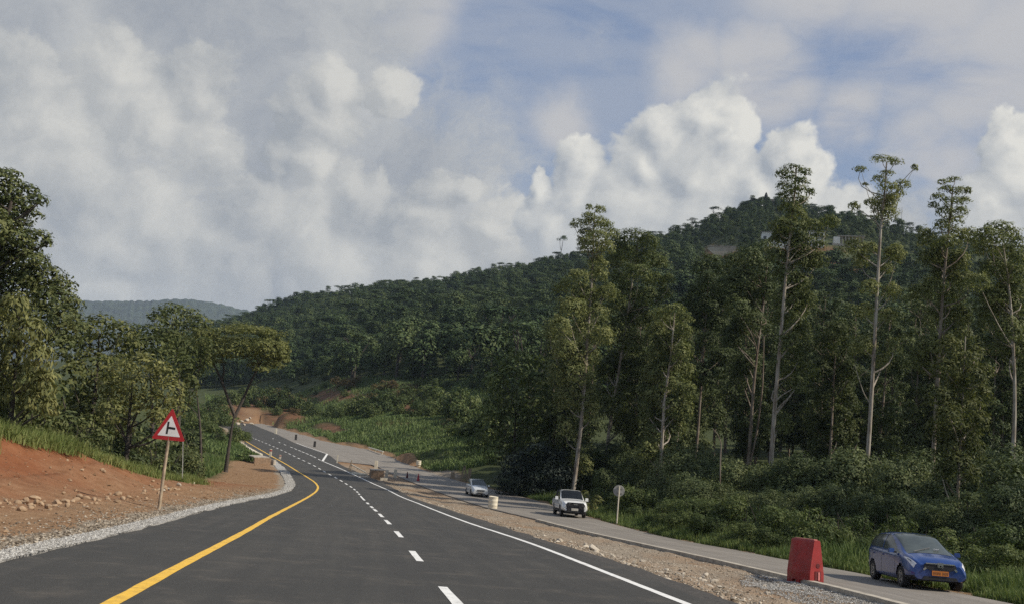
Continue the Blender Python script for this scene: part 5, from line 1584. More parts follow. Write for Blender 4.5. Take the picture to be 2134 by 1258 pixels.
def rounded(poly, r, k=5):
    out = []
    n = len(poly)
    P = [np.array(p, float) for p in poly]
    for i in range(n):
        a, b, c = P[i - 1], P[i], P[(i + 1) % n]
        u = (a - b) / np.linalg.norm(a - b); v = (c - b) / np.linalg.norm(c - b)
        p0, p1 = b + u * r, b + v * r
        for t in np.linspace(0, 1, k):
            out.append(p0 * (1 - t) ** 2 + 2 * b * t * (1 - t) + p1 * t ** 2)
    return np.array(out)

def signs():
    # side-road warning triangle
    p = ghit(331, 1058)
    t = thing('warning_sign', 'red-bordered triangular side-road warning sign on a leaning pole', 'road sign', p)
    k = p.y / FPX
    top = at(358, 853, p.y) - p
    mid = at(353, 900, p.y) - p
    mb = MB().tube([(0, 0, -0.3), tuple(mid * 0.5 + Vector((0.0, 0.01, 0))), tuple(mid + Vector((0, 0.035, 0)))], [0.055, 0.05, 0.045], 10)
    mb.build('pole', M_WOOD, t, True)
    ax, up, nn = frame_facing(p, tilt=0.03)
    c = np.array(at(354, 892, p.y) - p)
    h = 66 * k
    w = 68 * k
    tri = np.array([(-w / 2, -h * 0.36), (w / 2, -h * 0.36), (0, h * 0.64)])
    MB().prism(rounded(tri, 0.075), -0.018, (c + nn * 0.012, ax, up, nn)).build('border', M_RED, t)
    MB().prism(rounded(tri * 0.985, 0.075), -0.004, (c - nn * 0.0075, ax, up, nn)).build('backing', M_GALV, t)
    inner = np.array([(-w * 0.335, -h * 0.235), (w * 0.335, -h * 0.235), (0, h * 0.40)])
    MB().prism(rounded(inner, 0.02), 0.004, (c + nn * 0.0125, ax, up, nn)).build('white_panel', M_WHT, t)
    sy = MB()
    s = w
    sy.prism([(-0.095 * s, -0.165 * s), (-0.040 * s, -0.165 * s), (-0.030 * s, 0.205 * s), (-0.085 * s, 0.205 * s)], 0.004, (c + nn * 0.0169, ax, up, nn))
    sy.prism([(-0.0385 * s, -0.01 * s), (0.165 * s, -0.02 * s), (0.165 * s, 0.045 * s), (-0.035 * s, 0.055 * s)], 0.004, (c + nn * 0.0169, ax, up, nn))
    sy.build('side_road_symbol', M_BLK, t)
    MB().box(c + np.array([0, 0, -0.05]) - nn * 0.05, (0.16, 0.03, 0.05)).box(c + np.array([0, 0, 0.22]) - nn * 0.05, (0.14, 0.03, 0.05)).build('bracket', M_GALV, t)
    # back of a round sign
    p = ghit(1285, 1092)
    p.x = max(p.x, float(O_right(p.y)) + 0.3); p.z = g1(p.x, p.y)
    t = thing('round_sign', 'round grey road sign seen from behind on a pale pole', 'road sign', p)
    q = at(1291, 1012, p.y) - p
    MB().tube([(0, 0, -0.3), tuple(q * 0.5), tuple(q)], [0.045, 0.042, 0.040], 10).build('pole', M_CREAM, t, True)
    c = np.array(at(1290, 1022, p.y) - p) + np.array([0, 0.065, 0])
    r = 11.5 * p.y / FPX
    R = rotm(x=math.pi / 2)
    MB().lathe(c, [(0, -0.008), (r, -0.008), (r + 0.008, 0.0), (r, 0.008), (0, 0.008)], 28, rot=R).build('disc', M_GALV, t)
    MB().box(c - np.array([0, 0.02, 0]) + np.array([0, 0, 0.14]), (r * 1.3, 0.018, 0.04)).box(c - np.array([0, 0.02, 0]) - np.array([0, 0, 0.14]), (r * 1.3, 0.018, 0.04)).build('rib', M_GALV, t)
    # slim bare poles in the scrub behind the warning sign
    for px, pb, pt, Y, lb in ((380, 976, 918, 57, 'slim grey pole standing in the scrub behind the warning sign'),):
        b = gcol(px, Y); q = at(px + 1, pt, Y) - b
        o = MB().tube([(0, 0, -0.2), tuple(q * 0.5), tuple(q)], [0.032, 0.03, 0.027], 7).build('stake', M_GALV, None, True)
        o.location = b; tag(o, lb, 'pole')
signs()

def seat(t, p, yaw):
    """stand a thing square on the sloping road"""
    e = 1.0
    sl = float(prof(p.y + e) + dz_old(p.y + e) - prof(p.y - e) - dz_old(p.y - e)) / (2 * e)
    n = Vector((0, -sl, 1)).normalized()
    y = Vector((-math.sin(yaw), math.cos(yaw), 0)); y = (y - n * y.dot(n)).normalized()
    x = y.cross(n)
    t.rotation_euler = Matrix((x, y, n)).transposed().to_euler()

def barrier():
    p = ghit(1702, 1219)
    t = thing('plastic_barrier', 'tall red plastic road barrier standing on the gravel mound', 'barrier', p)
    seat(t, p, math.radians(21.0))
    H, L = 1.22, 1.0
    # outline of the end, extruded along the road; recessed feet
    half = [(0.255, 0.0), (0.255, 0.24), (0.238, 0.34), (0.225, 0.46), (0.115, H - 0.05), (0.09, H)]
    poly = half + [(-x, z) for x, z in half[::-1]]
    mb = MB()
    ys = [0, 0.02, 0.06, L - 0.06, L - 0.02, L]
    sc = [0.93, 0.975, 1, 1, 0.975, 0.93]
    V = []
    for y, s in zip(ys, sc):
        for x, z in poly:
            ins = 0.0
            V.append((x * s, y, 0.10 + (z * (1 - 0.10 / H)) * (0.985 + 0.015 * s)))
    n = len(poly)
    F = [(a * n + b, a * n + (b + 1) % n, (a + 1) * n + (b + 1) % n, (a + 1) * n + b) for a in range(len(ys) - 1) for b in range(n)]
    mb.add(V, F)
    for a in (0, len(ys) - 1):
        cpt = np.array(V[a * n:(a + 1) * n]).mean(0)
        mb.add(np.vstack([V[a * n:(a + 1) * n], cpt[None]]), [((b + 1) % n, b, n) if a == 0 else (b, (b + 1) % n, n) for b in range(n)])
    mb.build('shell', M_BARR, t)
    ft = MB()
    for y in (0.14, L / 2, L - 0.14):
        for x in (-0.175, 0.175):
            ft.box((x, y, 0.055), (0.17, 0.22 if y != L / 2 else 0.16, 0.12))
    ft.build('foot', M_BARR, t)
    rb = MB()
    for y in (0.28, L - 0.28):
        for sx in (-1, 1):
            x0, x1 = 0.233 * sx, 0.115 * sx
            V = [(x0 + sx * 0.004, y - 0.03, 0.42), (x0 + sx * 0.004, y + 0.03, 0.42), (x1 + sx * 0.018, y + 0.03, H - 0.12), (x1 + sx * 0.018, y - 0.03, H - 0.12)]
            V += [(x - sx * 0.04, yy, z) for x, yy, z in V]
            rb.add(V, [(0, 1, 2, 3), (0, 4, 5, 1), (1, 5, 6, 2), (2, 6, 7, 3), (3, 7, 4, 0)])
    rb.build('rib', M_BARR, t)
    MB().box((0, L / 2, H + 0.012), (0.12, L - 0.14, 0.03)).build('top_ridge', plain('faded_red_plastic', (0.50, 0.20, 0.16), 0.6, var=0.15, scale=5), t)
    # round socket and slot on the traffic end: flat, inner shade painted dark
    hole = MB().lathe((0.03, -0.004, 0.53), [(0.0, 0.006), (0.062, 0.006), (0.068, 0.0), (0.062, -0.006), (0, -0.006)], 18, rot=rotm(x=math.pi / 2))
    hole.build('socket', plain('socket_shade_red', (0.10, 0.004, 0.004), 0.6), t)
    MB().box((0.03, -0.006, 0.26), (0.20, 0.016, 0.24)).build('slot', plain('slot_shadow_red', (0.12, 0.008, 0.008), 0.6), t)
    MB().box((0.055, -0.020, 0.25), (0.055, 0.018, 0.22)).build('lug', plain('pale_red_plastic', (0.60, 0.20, 0.18), 0.5), t)
barrier()

def drum(name, label, px, py, hpx, wpx, m, tilt=0.0, taper=0.0):
    p = ghit(px, py)
    k = p.y / FPX
    h, r = hpx * k, wpx * k / 2
    t = thing(name, label, 'drum', p)
    t.rotation_euler = (0, tilt, 0.3)
    q = 1 - taper
    mb = MB().lathe((0, 0, 0), [(0, 0), (r * q, 0), (r * q * 1.03, 0.02), (r * q, 0.05), (r * (q + 0.33 * taper), h * 0.32), (r * 1.035, h * 0.34), (r, h * 0.37), (r, h * 0.63), (r * 1.035, h * 0.66), (r, h * 0.69), (r, h * 0.96), (r * 1.03, h * 0.98), (r * 0.97, h), (r * 0.95, h * 0.96), (0, h * 0.955)], 24)
    mb.build('shell', m, t, True)
    return t
drum('painted_drum', 'cream painted drum standing upright at the edge of the old road', 1026, 1060, 26, 19, M_CREAM, 0.03)
drum('painted_drum', 'small cream drum at the far grass edge of the old road', 872, 972, 13, 10, M_CREAM, -0.02, taper=0.25)

def cone(label, px, py, hpx, m):
    p = ghit(px, py); h = hpx * p.y / FPX
    t = thing('traffic_cone', label, 'traffic cone', p)
    MB().box((0, 0, 0.02), (h * 0.5, h * 0.5, 0.045)).build('base', m, t)
    MB().lathe((0, 0, 0), [(h * 0.19, 0.042), (h * 0.05, h * 0.97), (h * 0.03, h), (0, h)], 18).build('body', m, t, True)
cone('bright red traffic cone nearest the old road', 871, 1003, 17, M_CONE)
cone('dark maroon traffic cone beside the chamber in the median', 848, 997, 15, plain('cone_maroon', (0.10, 0.02, 0.022), 0.6))

def post(name, label, px, py, hpx, wpx, m, cat='post', lean=0.0, band=None):
    p = ghit(px, py); k = p.y / FPX
    h, w = hpx * k, wpx * k
    t = thing(name, label, cat, p)
    t.rotation_euler = (0, lean, 0)
    MB().box((0, 0, h / 2 - 0.05), (w, w * 0.6, h + 0.1), taper=(0.9, 0.9)).build('body', m, t)
    if band:
        MB().box((0, 0, h * 0.8), (w * 1.03, w * 0.66, h * 0.16)).build('band', band, t)
    else:
        MB().box((0, 0, h + 0.012), (w * 0.8, w * 0.45, 0.03)).build('cap', m, t)

def small_works():
    WH = M_CREAM
    GR = plain('grey_recycled_plastic', (0.055, 0.05, 0.045), 0.7)
    for label, px, py, h, w, m in (('dark delineator post left of the turning lane line', 655, 934, 15, 5, GR), ('dark delineator post farther up the far road', 616, 918, 13, 4.5, GR), ('pale delineator post at the far end of the road', 574, 904, 12, 4.5, WH),
                                   ('thin white rod beside the end of the white line', 702, 966, 18, 2.6, WH)):
        post('delineator', label, px, py, h, w, m)
    post('hazard_post', 'red and white hazard post on the corner of the culvert', 563, 951, 16, 4.5, WH, band=M_RED)
    post('hazard_post', 'short red-banded post right of the culvert corner', 583, 957, 10, 4, WH, band=M_RED)
    for label, px, py, h, w, ln in (('white post standing on top of the brown chamber', 783, 976, 16, 6.5, 0.0), ('leaning pale post against the right side of the chamber', 804, 996, 17, 6, 0.12), ('upright cream post right of the chamber in the median', 823, 995, 17, 6.5, 0.0)):
        post('marker_post', label, px, py, h, w, WH, lean=ln)
    # brown masonry chamber in the median
    p = ghit(786, 998); k = p.y / FPX
    t = thing('drain_chamber', 'low brown masonry drain chamber in the median with pale slab edge', 'drain chamber', p, 0.28)
    MB().box((0, 0.7, 0.42), (1.4, 1.4, 1.0), taper=(0.93, 0.93)).build('wall', M_BRICK, t)
    MB().box((0.05, 0.75, 0.96), (1.45, 1.45, 0.08)).build('slab', M_CONC, t)
    MB().box((-1.35, 0.2, 0.10), (1.2, 0.5, 0.28)).build('apron', M_CONC, t)
    MB().box((0.62, -0.45, 0.10), (0.75, 0.32, 0.24)).build('loose_block', M_CREAM, t)
    # timber barricade left of it
    p = ghit(731, 981)
    t = thing('timber_barricade', 'rough timber barricade with a slanting rail beside the chamber', 'barricade', p)
    MB().box((0, 0, 0.45), (0.12, 0.10, 1.1)).build('post', M_WOOD, t)
    MB().box((-0.18, 0.25, 0.60), (0.10, 0.10, 1.35), rot=rotm(y=0.25)).build('brace', M_WOOD, t)
    a, b = Vector((0.05, -0.08, 0.75)), ghit(762, 988) - p + Vector((0, 0, 0.25))
    MB().tube([tuple(a), tuple((a + b) / 2), tuple(b)], 0.06, 6).build('rail', M_CREAM, t)
    p = ghit(748, 990)
    o = MB().box((0, 0, 0.12), (2.0, 0.8, 0.30), taper=(0.9, 0.8)).build('concrete_slab', M_CREAM)
    o.location = p; o.rotation_euler = (0, 0, -0.5); tag(o, 'pale concrete slab lying beside the timber barricade', 'slab')
    # planks leaning together by the mouth of the side track
    p = ghit(966, 1001)
    t = thing('plank_trestle', 'two weathered planks leaning together like a letter A', 'trestle', p)
    k = p.y / FPX
    for s in (-1, 1):
        MB().box((s * 0.20, 0, 0.85), (0.16, 0.08, 1.8), rot=rotm(y=-s * 0.20)).build('plank', M_WOOD, t)
    p = ghit(977, 1004)
    o = MB().box((0, 0, 0.75), (0.36, 0.10, 1.6), rot=rotm(y=0.06)).build('plank_post', M_WOOD)
    o.location = p; tag(o, 'wide upright plank just right of the leaning pair', 'plank')
    p = ghit(943, 996)
    o = MB().box((0, 0, 0.35), (0.5, 0.25, 0.8), taper=(0.8, 0.8)).build('stump_post', M_WOOD)
    o.location = p; tag(o, 'short squat wooden stump left of the leaning planks', 'post')
    # low white rail by the grass
    a, b = ghit(768, 937), ghit(798, 946)
    t = thing('guard_rail', 'short low white rail at the grass edge across the old road', 'rail', a)
    d = b - a
    MB().tube([(0, 0, 0.45), tuple(d * 0.5 + Vector((0, 0, 0.45))), tuple(d + Vector((0, 0, 0.42)))], 0.11, 8).build('rail', M_CREAM, t)
    for q in (0.05, 0.5, 0.95):
        MB().box(tuple(d * q + Vector((0, 0, 0.15))), (0.12, 0.12, 0.5)).build('post', M_CREAM, t)
    # culvert head at the left of the bend
    p = ghit(546, 966)
    t = thing('culvert_headwall', 'concrete culvert headwall with a pale top slab at the bend', 'culvert', p, 0.55)
    MB().box((0.0, 0.0, 0.25), (1.9, 0.35, 0.9)).build('wall', M_BRICK, t)
    MB().box((-0.1, 1.3, 0.74), (1.8, 2.6, 0.12)).build('slab', M_CONC, t)
    MB().box((1.1, 0.3, 0.18), (0.4, 1.2, 0.7), rot=rotm(z=0.5)).build('wing_wall', M_CONC, t)
small_works()
# low stacked kerb stones edging the road beyond the culvert
def kerbs():
    made = []
    for i, y in enumerate(np.arange(127, 160, 3.1)):
        x = float(L_edge(y)) - 0.7
        o = MB().box((0, 0, 0.12), (0.5, 2.6, 0.32), taper=(0.85, 0.97)).build('kerb_stone', M_CREAM)
        s = float(L_edge(y + 1) - L_edge(y - 1)) / 2
        o.location = (x, y, float(prof(y))); o.rotation_euler = (0, 0, -math.atan(s))
        tag(o, 'pale kerb stone in the line left of the far road', 'kerb stone', 'kerb stones left of the far road')
        made.append(o)
    tell_apart(made)
kerbs()

# ------------------------------------------------------------------ buildings on the hill
def hill_buildings():
    M_HW = plain('white_render', (0.74, 0.72, 0.66), 0.85, var=0.10, scale=0.6, dirt=(0.4, 0.36, 0.3, 0.4))
    M_HT = plain('tan_render', (0.46, 0.40, 0.30), 0.9, var=0.15, scale=0.4, dirt=(0.28, 0.22, 0.15, 0.5))
    M_WIN = plain('dark_glass', (0.02, 0.024, 0.028), 0.2)
    M_RF = plain('roof_sheet', (0.22, 0.20, 0.18), 0.7, var=0.15, scale=0.6)
    def onhill(px, py, dr=0.0):
        d = ray(px, py); 
        r = np.linspace(300, 700, 900); h = math.hypot(d.x, d.y)
        z = d.z / h * r; g = ground(d.x / h * r, d.y / h * r)
        i = np.where(z <= g)[0]; i = int(i[0]) if len(i) else 700
        return Vector((d.x / h * r[i], d.y / h * r[i], g[i]))
    def house(label, px, py, wpx, hpx, m, nwin, floors=1, roof=True):
        p = onhill(px, py); k = p.y / FPX
        w, h, dp = wpx * k, hpx * k, 9.0
        t = thing('hillside_house', label, 'house', p, math.atan2(-p.x, p.y) * 0.8)
        MB().box((0, dp / 2, h / 2 - 1), (w, dp, h + 2)).build('wall', m, t)
        if roof: MB().box((0, dp / 2, h + 0.16), (w + 0.9, dp + 0.9, 0.3)).build('roof', M_RF, t)
        for f in range(floors):
            for i in range(nwin):
                x = (i + 0.5) / nwin * w - w / 2
                zc = h * (f + 0.5) / floors
                fr = MB().box((x, -0.03, zc), (w / nwin * 0.55, 0.12, h / floors * 0.5)).build('window', M_HW, t)
                MB().box((x, -0.095, zc), (w / nwin * 0.46, 0.02, h / floors * 0.42)).build('pane', M_WIN, fr)
    house('white house on the hill glimpsed left of the tall bright eucalyptus', 1614, 514, 54, 30, M_HW, 4)
    house('white house on the hill glimpsed right of the tall bright eucalyptus', 1700, 516, 34, 34, M_HW, 3, 2)
    # unfinished concrete frame
    p = onhill(1768, 516); k = p.y / FPX
    t = thing('concrete_frame', 'unfinished grey concrete frame with open columns high on the hill', 'building', p, math.atan2(-p.x, p.y) * 0.8)
    w, h = 66 * k, 24 * k
    MB().box((0, 4, h * 0.16 - 1.5), (w, 8, h * 0.32 + 3)).build('plinth', M_CONC, t)
    MB().box((0.08 * w, 4, h + 0.15), (w * 0.84, 8.4, 0.35)).build('roof_slab', M_CONC, t)
    MB().box((-0.36 * w, 3, h * 0.62), (w * 0.2, 6, h * 0.62)).build('stair_block', M_HW, t)
    for i in range(7):
        for y in (0.3, 7.5):
            MB().box((-0.2 * w + i * 0.105 * w, y, h * 0.66), (0.45, 0.45, h * 0.69)).build('column', M_CONC, t)
    # retaining wall
    p = onhill(1503, 535); k = p.y / FPX
    t = thing('retaining_wall', 'tan retaining wall on the hillside left of the white house', 'wall', p, math.atan2(-p.x, p.y) * 0.8)
    w, h = 58 * k, 19 * k
    poly = [(-w / 2, h * 0.75), (-w / 2, h), (w / 2, h * 1.1), (w / 2, h * 0.7), (w * 0.12, -1.5), (-0.1 * w, -1.0)]
    MB().prism(poly, 1.0, ((0, 0.5, 0), (1, 0, 0), (0, 0, 1), (0, -1, 0))).build('wall', M_HT, t)
    MB().box((0, 0.0, h * 1.05 + 0.3), (w * 1.04, 1.3, 0.35), rot=rotm(y=-0.03)).build('coping', M_CONC, t)
    # rocky summit
    ms = rock_meshes(3, plain('dark_granite', (0.045, 0.045, 0.042), 0.95, var=0.4, scale=0.6, bump=0.1), 61)
    for px, py, w, h, lb in ((1597, 424, 18, 40, 'pointed dark rock on the summit of the hill'), (1570, 424, 22, 26, 'rounded dark rock left of the pointed summit rock'), (1612, 424, 22, 20, 'low dark rock right of the pointed summit rock')):
        d = ray(px, py); h2 = math.hypot(d.x, d.y)
        Rr = float(np.interp(math.atan2(d.x, d.y), S_AZ, S_R)) - 6
        x, y = d.x / h2 * Rr, d.y / h2 * Rr
        o = link('summit_rock', ms[px % 3])
        k = y / FPX
        o.location = (x, y, g1(x, y) + 0.22 * h * k)
        o.scale = (w * k * 1.1, w * k, h * k * 1.5)
        o.rotation_euler = (0, 0, px)
        tag(o, lb, 'rock')
    # thin mast
    for px, pb, pt, lb in ((1878, 490, 432, 'thin radio mast on the ridge right of the tallest eucalyptus'), (1322, 500, 470, 'thin stick-like mast on the ridge above the rounded eucalyptus')):
        d = ray(px, pb); h2 = math.hypot(d.x, d.y)
        Rr = float(np.interp(math.atan2(d.x, d.y), S_AZ, S_R)) - 2
        x, y = d.x / h2 * Rr, d.y / h2 * Rr
        zg = g1(x, y); zt = ray(px + 2, pt).z / ray(px + 2, pt).y * y
        t = thing('radio_mast', lb, 'mast', (x, y, zg))
        MB().tube([(0, 0, -1), (0, 0, (zt - zg) * 0.5), (0, 0, zt - zg)], [0.20, 0.16, 0.10], 6).build('pole', M_GALV, t)
        MB().box((0, 0, (zt - zg) * 0.8), (1.6, 0.1, 0.1)).build('cross_arm', M_GALV, t)
hill_buildings()

# ------------------------------------------------------------------ vehicles
def paint(name, c, flake=0.0, dust=(0.30, 0.24, 0.17), dustf=0.35):
    m, n, b = mat(name)
    tc = n.new('ShaderNodeTexCoord').outputs['Object']
    sp = n.new('ShaderNodeSeparateXYZ'); n.l.new(tc, sp.inputs[0])
    low = n.step(sp.outputs[2], 0.75, 0.2)              # road dust thrown up on the sills
    dn = n.noise(tc, 4, 6, 0.65)
    f = n.math('MULTIPLY', n.math('MULTIPLY', low, n.step(dn, 0.3, 0.7)), dustf)
    col = n.mix(f, tuple(c), dust)
    n.l.new(col, b.inputs['Base Color'])
    n.l.new(n.math('MULTIPLY_ADD', f, 0.8, 0.18, clamp=True), b.inputs['Roughness'])
    b.inputs['Metallic'].default_value = flake
    b.inputs['Coat Weight'].default_value = 0.7
    b.inputs['Coat Roughness'].default_value = 0.06
    return m
M_GLASS = plain('sky_reflection_glass', (0.075, 0.088, 0.080), 0.12, var=0.2, scale=2)  # base raised: reflected sky is put into the colour of the glass
M_DARKGLASS = plain('black_glass', (0.012, 0.014, 0.015), 0.08, var=0.2, scale=2)
M_DARKGLASS.node_tree.nodes['Principled BSDF'].inputs['Specular IOR Level'].default_value = 0.3
M_TYRE = plain('tyre_rubber', (0.018, 0.018, 0.018), 0.9, var=0.2, scale=8, dirt=(0.10, 0.08, 0.06, 0.5))
M_RIM = plain('alloy', (0.30, 0.30, 0.30), 0.35, metal=0.7, var=0.1, scale=6)
M_TRIM = plain('black_plastic', (0.015, 0.015, 0.016), 0.55, var=0.2, scale=8)
M_LAMP = plain('clear_lamp', (0.70, 0.70, 0.68), 0.12, var=0.15, scale=14, coat=1.0)
M_CHR = plain('chrome', (0.62, 0.62, 0.62), 0.15, metal=0.9, var=0.05, scale=8)

class Body:
    """a car shell lofted through cross-sections; y runs forward, z up"""
    def __init__(s, st, dy=0.03, sm=2.2, ring_sm=1.1, per=5):
        st = np.array(st, float)           # y, z_bottom, z_belt, z_top, w_low, w_belt, w_top
        st = st[np.argsort(st[:, 0])]
        s.y = np.arange(st[0, 0], st[-1, 0] + 1e-6, dy)
        q = [np.interp(s.y, st[:, 0], st[:, k]) for k in range(1, 7)]
        q = [gsmooth(v, sm) for v in q]
        zb, ze, zt, wl, we, wt = q
        J = [(0 * wl, zb), (wl * 0.86, zb), (wl * 0.985, zb + 0.09), (np.maximum(wl, we) * 1.0, zb + 0.48 * (ze - zb)), (we, ze - 0.035), (we - 0.035, ze + 0.005 * 0),
             (we * 0.45 + wt * 0.55 + 0.012, ze + 0.55 * (zt - ze)), (wt, zt - 0.045 - 0.0 * zt), (wt * 0.6, zt - 0.008), (0 * wt, zt)]
        X = np.stack([j[0] for j in J], 1); Z = np.stack([j[1] for j in J], 1)
        s.jn = len(J)
        jj = np.linspace(0, s.jn - 1, (s.jn - 1) * per + 1)
        s.j = jj
        k = np.arange(s.jn)
        s.X = np.array([gsmooth(np.interp(jj, k, x), ring_sm) for x in X])
        s.Z = np.array([gsmooth(np.interp(jj, k, z), ring_sm) for z in Z])
        s.X[:, 0] = 0; s.X[:, -1] = 0
    def at(s, y, j):
        y = np.atleast_1d(y); j = np.atleast_1d(j)
        fi = np.clip((y - s.y[0]) / (s.y[1] - s.y[0]), 0, len(s.y) - 1.001); fj = np.clip(j / (s.j[1] - s.j[0]), 0, len(s.j) - 1.001)
        i, q = fi.astype(int), fj.astype(int); a, b = fi - i, fj - q
        def S(M): return (M[i, q] * (1 - a) + M[i + 1, q] * a) * (1 - b) + (M[i, q + 1] * (1 - a) + M[i + 1, q + 1] * a) * b
        return np.stack([S(s.X), y, S(s.Z)], -1)
    def shell(s, mb, skip):
        """skip(y, j, x, z) -> True where the skin is cut away"""
        n, m = s.X.shape
        Yg = np.repeat(s.y[:, None], m, 1)
        V = np.stack([s.X, Yg, s.Z], -1)
        i, j = np.meshgrid(np.arange(n - 1), np.arange(m - 1), indexing='ij')
        yc = (s.y[i] + s.y[i + 1]) / 2; jc = (s.j[j] + s.j[j + 1]) / 2
        xc = (s.X[i, j] + s.X[i + 1, j + 1]) / 2; zc = (s.Z[i, j] + s.Z[i + 1, j + 1]) / 2
        ok = ~skip(yc, jc, xc, zc)
        F = np.stack([i * m + j, i * m + j + 1, (i + 1) * m + j + 1, (i + 1) * m + j], -1)[ok]
        P = V.reshape(-1, 3)
        mb.add(P, F[:, ::-1])
        mb.add(P * np.array([-1, 1, 1]), F)
        for e, fl in ((0, 0), (n - 1, 1)):
            ring = V[e]
            c = np.array([[0, s.y[e], ring[:, 2].mean()]])
            R = np.vstack([ring, c])
            T = np.array([(q, q + 1, m) if fl else (q + 1, q, m) for q in range(m - 1)])
            mb.add(R, T[:, ::-1] if fl == 0 else T[:, ::-1]); mb.add(R * np.array([-1, 1, 1]), T)
    def patch(s, mb, y0, y1, j0, j1, off, ny=8, nj=5, sides=(1, -1), jfun=None):
        """a panel lying on the skin, standing off by off metres"""
        yy = np.linspace(y0, y1, ny); t = np.linspace(0, 1, nj)
        Yg = np.repeat(yy[:, None], nj, 1)
        if jfun is None:
            Jg = np.repeat((j0 + (j1 - j0) * t)[None], ny, 0)
        else:
            lo = np.array([jfun(v)[0] for v in yy]); hi = np.array([jfun(v)[1] for v in yy])
            Jg = lo[:, None] + (hi - lo)[:, None] * t
        P = s.at(Yg.ravel(), Jg.ravel()).reshape(ny, nj, 3)
        a = np.gradient(P, axis=0); b = np.gradient(P, axis=1)
        N = np.cross(b, a); N /= np.linalg.norm(N, axis=2)[:, :, None] + 1e-9
        mid = P.reshape(-1, 3).mean(0)
        if (N.reshape(-1, 3).mean(0) * (mid - np.array([0, mid[1], 0.6]))).sum() < 0: N = -N
        P = P + N * off
        i, j = np.meshgrid(np.arange(ny - 1), np.arange(nj - 1), indexing='ij')
        F = np.stack([i * nj + j, i * nj + j + 1, (i + 1) * nj + j + 1, (i + 1) * nj + j], -1).reshape(-1, 4)
        for sd in sides:
            mb.add(P.reshape(-1, 3) * np.array([sd, 1, 1]), F if sd < 0 else F[:, ::-1])

def wheel(parent, x, y, r, w, sd):
    t = MB().lathe((x, y, r), [(r * 0.62, -w / 2), (r * 0.93, -w / 2), (r, -w * 0.36), (r, w * 0.36), (r * 0.93, w / 2), (r * 0.62, w / 2), (r * 0.60, 0), (r * 0.62, -w / 2)], 28, rot=rotm(y=math.pi / 2)).build('wheel', M_TYRE, parent, True)
    rb = MB()
    o = sd * w * 0.40
    for k in range(7):
        a = k * 2 * math.pi / 7
        d = np.array([0, math.cos(a), math.sin(a)])
        c = np.array([x + o, y, r]) + d * r * 0.34
        rb.box(c, (0.03, r * 0.13, r * 0.58), rot=rotm(x=-a + 0) @ np.eye(3))
    rb.lathe((x + o * 0.98, y, r), [(r * 0.55, -0.02), (r * 0.62, -0.02), (r * 0.62, 0.02), (r * 0.55, 0.02)], 24, rot=rotm(y=math.pi / 2))
    rb.lathe((x + o, y, r), [(0, -0.03), (r * 0.14, -0.03), (r * 0.14, 0.03), (0, 0.03)], 14, rot=rotm(y=math.pi / 2))
    rb.build('rim', M_RIM, t)
    MB().lathe((x + o * 0.4, y, r), [(0, -0.005), (r * 0.6, -0.005), (r * 0.6, 0.005), (0, 0.005)], 20, rot=rotm(y=math.pi / 2)).build('brake_disc', M_TRIM, t)

def car(label, name, cat, p, yaw, B, pm, L, wheels, wr, track, cowl, rfront, rrear, rend, bp, side, hw, seams, hatch=True, scale=1.0, glass=None):
    glass = glass or M_GLASS
    t = thing(name, label, cat, p, yaw)
    t.scale = (scale,) * 3
    seat(t, p, yaw)
    yf = B.y[-1]
    def is_ws(y, j): return (j > 6.85) & (y > rfront + 0.02) & (y < cowl - 0.02)
    def is_rw(y, j): return (j > 6.9) & (y < rrear - 0.02) & (y > rend + 0.04)
    def is_side(y, j):
        lo = 5.25
        hi = np.where(y > rfront, np.interp(y, [rfront, cowl], [6.75, 5.2]), 6.75)
        hi = np.where(y < rrear, np.interp(y, [rend, rrear], [5.3, 6.75]), hi)
        m = (j > lo) & (j < hi) & (y > side[0]) & (y < side[1])
        for b in bp: m &= ~((y > b - 0.04) & (y < b + 0.04))
        return m
    def arch(y, j, x, z):
        m = np.zeros_like(y, bool)
        for w in wheels: m |= (np.hypot(y - w, z - wr) < wr * 1.20) & (j < 4.2) & (x > hw * 0.55)
        return m
    mb = MB()
    B.shell(mb, lambda y, j, x, z: is_ws(y, j) | is_rw(y, j) | is_side(y, j) | arch(y, j, x, z) | (j < 1.0))
    mb.build('body', pm, t, True)
    for nm, f in (('windscreen', is_ws), ('rear_window', is_rw), ('side_window', is_side)):
        g = MB()
        n, m = B.X.shape
        V = np.stack([B.X * 0.992, np.repeat(B.y[:, None], m, 1), B.Z - 0.006], -1).reshape(-1, 3)
        i, j = np.meshgrid(np.arange(n - 1), np.arange(m - 1), indexing='ij')
        yc = (B.y[i] + B.y[i + 1]) / 2; jc = (B.j[j] + B.j[j + 1]) / 2
        ok = f(yc, jc)
        F = np.stack([i * m + j, i * m + j + 1, (i + 1) * m + j + 1, (i + 1) * m + j], -1)[ok]
        if len(F):
            if nm == 'side_window':
                for sd in (1, -1):
                    MB().add(V * np.array([sd, 1, 1]), F[:, ::-1] if sd > 0 else F).build(nm, glass, t, True)
            else:
                g.add(V, F[:, ::-1]).add(V * np.array([-1, 1, 1]), F)
                g.build(nm, glass, t, True)
    # floor, inner arches
    MB().box((0, (wheels[0] + wheels[1]) / 2, 0.50), (hw * 1.52, L - 0.5, 0.50)).build('underbody', M_TRIM, t)
    for w in wheels:
        for sd in (1, -1):
            wheel(t, sd * track, w, wr, 0.20, sd)
    for y in seams:
        mbs = MB(); B.patch(mbs, y, y + 0.014, 2.2, 5.2, 0.002, 2, 14); mbs.build('door_seam', M_TRIM, t)
    return t

def yaw_towards(p, theta, face=1):
    """heading that shows a vehicle at p from the front, turned by theta so that its near side opens to the left"""
    a = math.atan2(-p.x, -p.y)            # direction of the camera
    h = a - theta
    return math.atan2(-math.sin(h), math.cos(h))

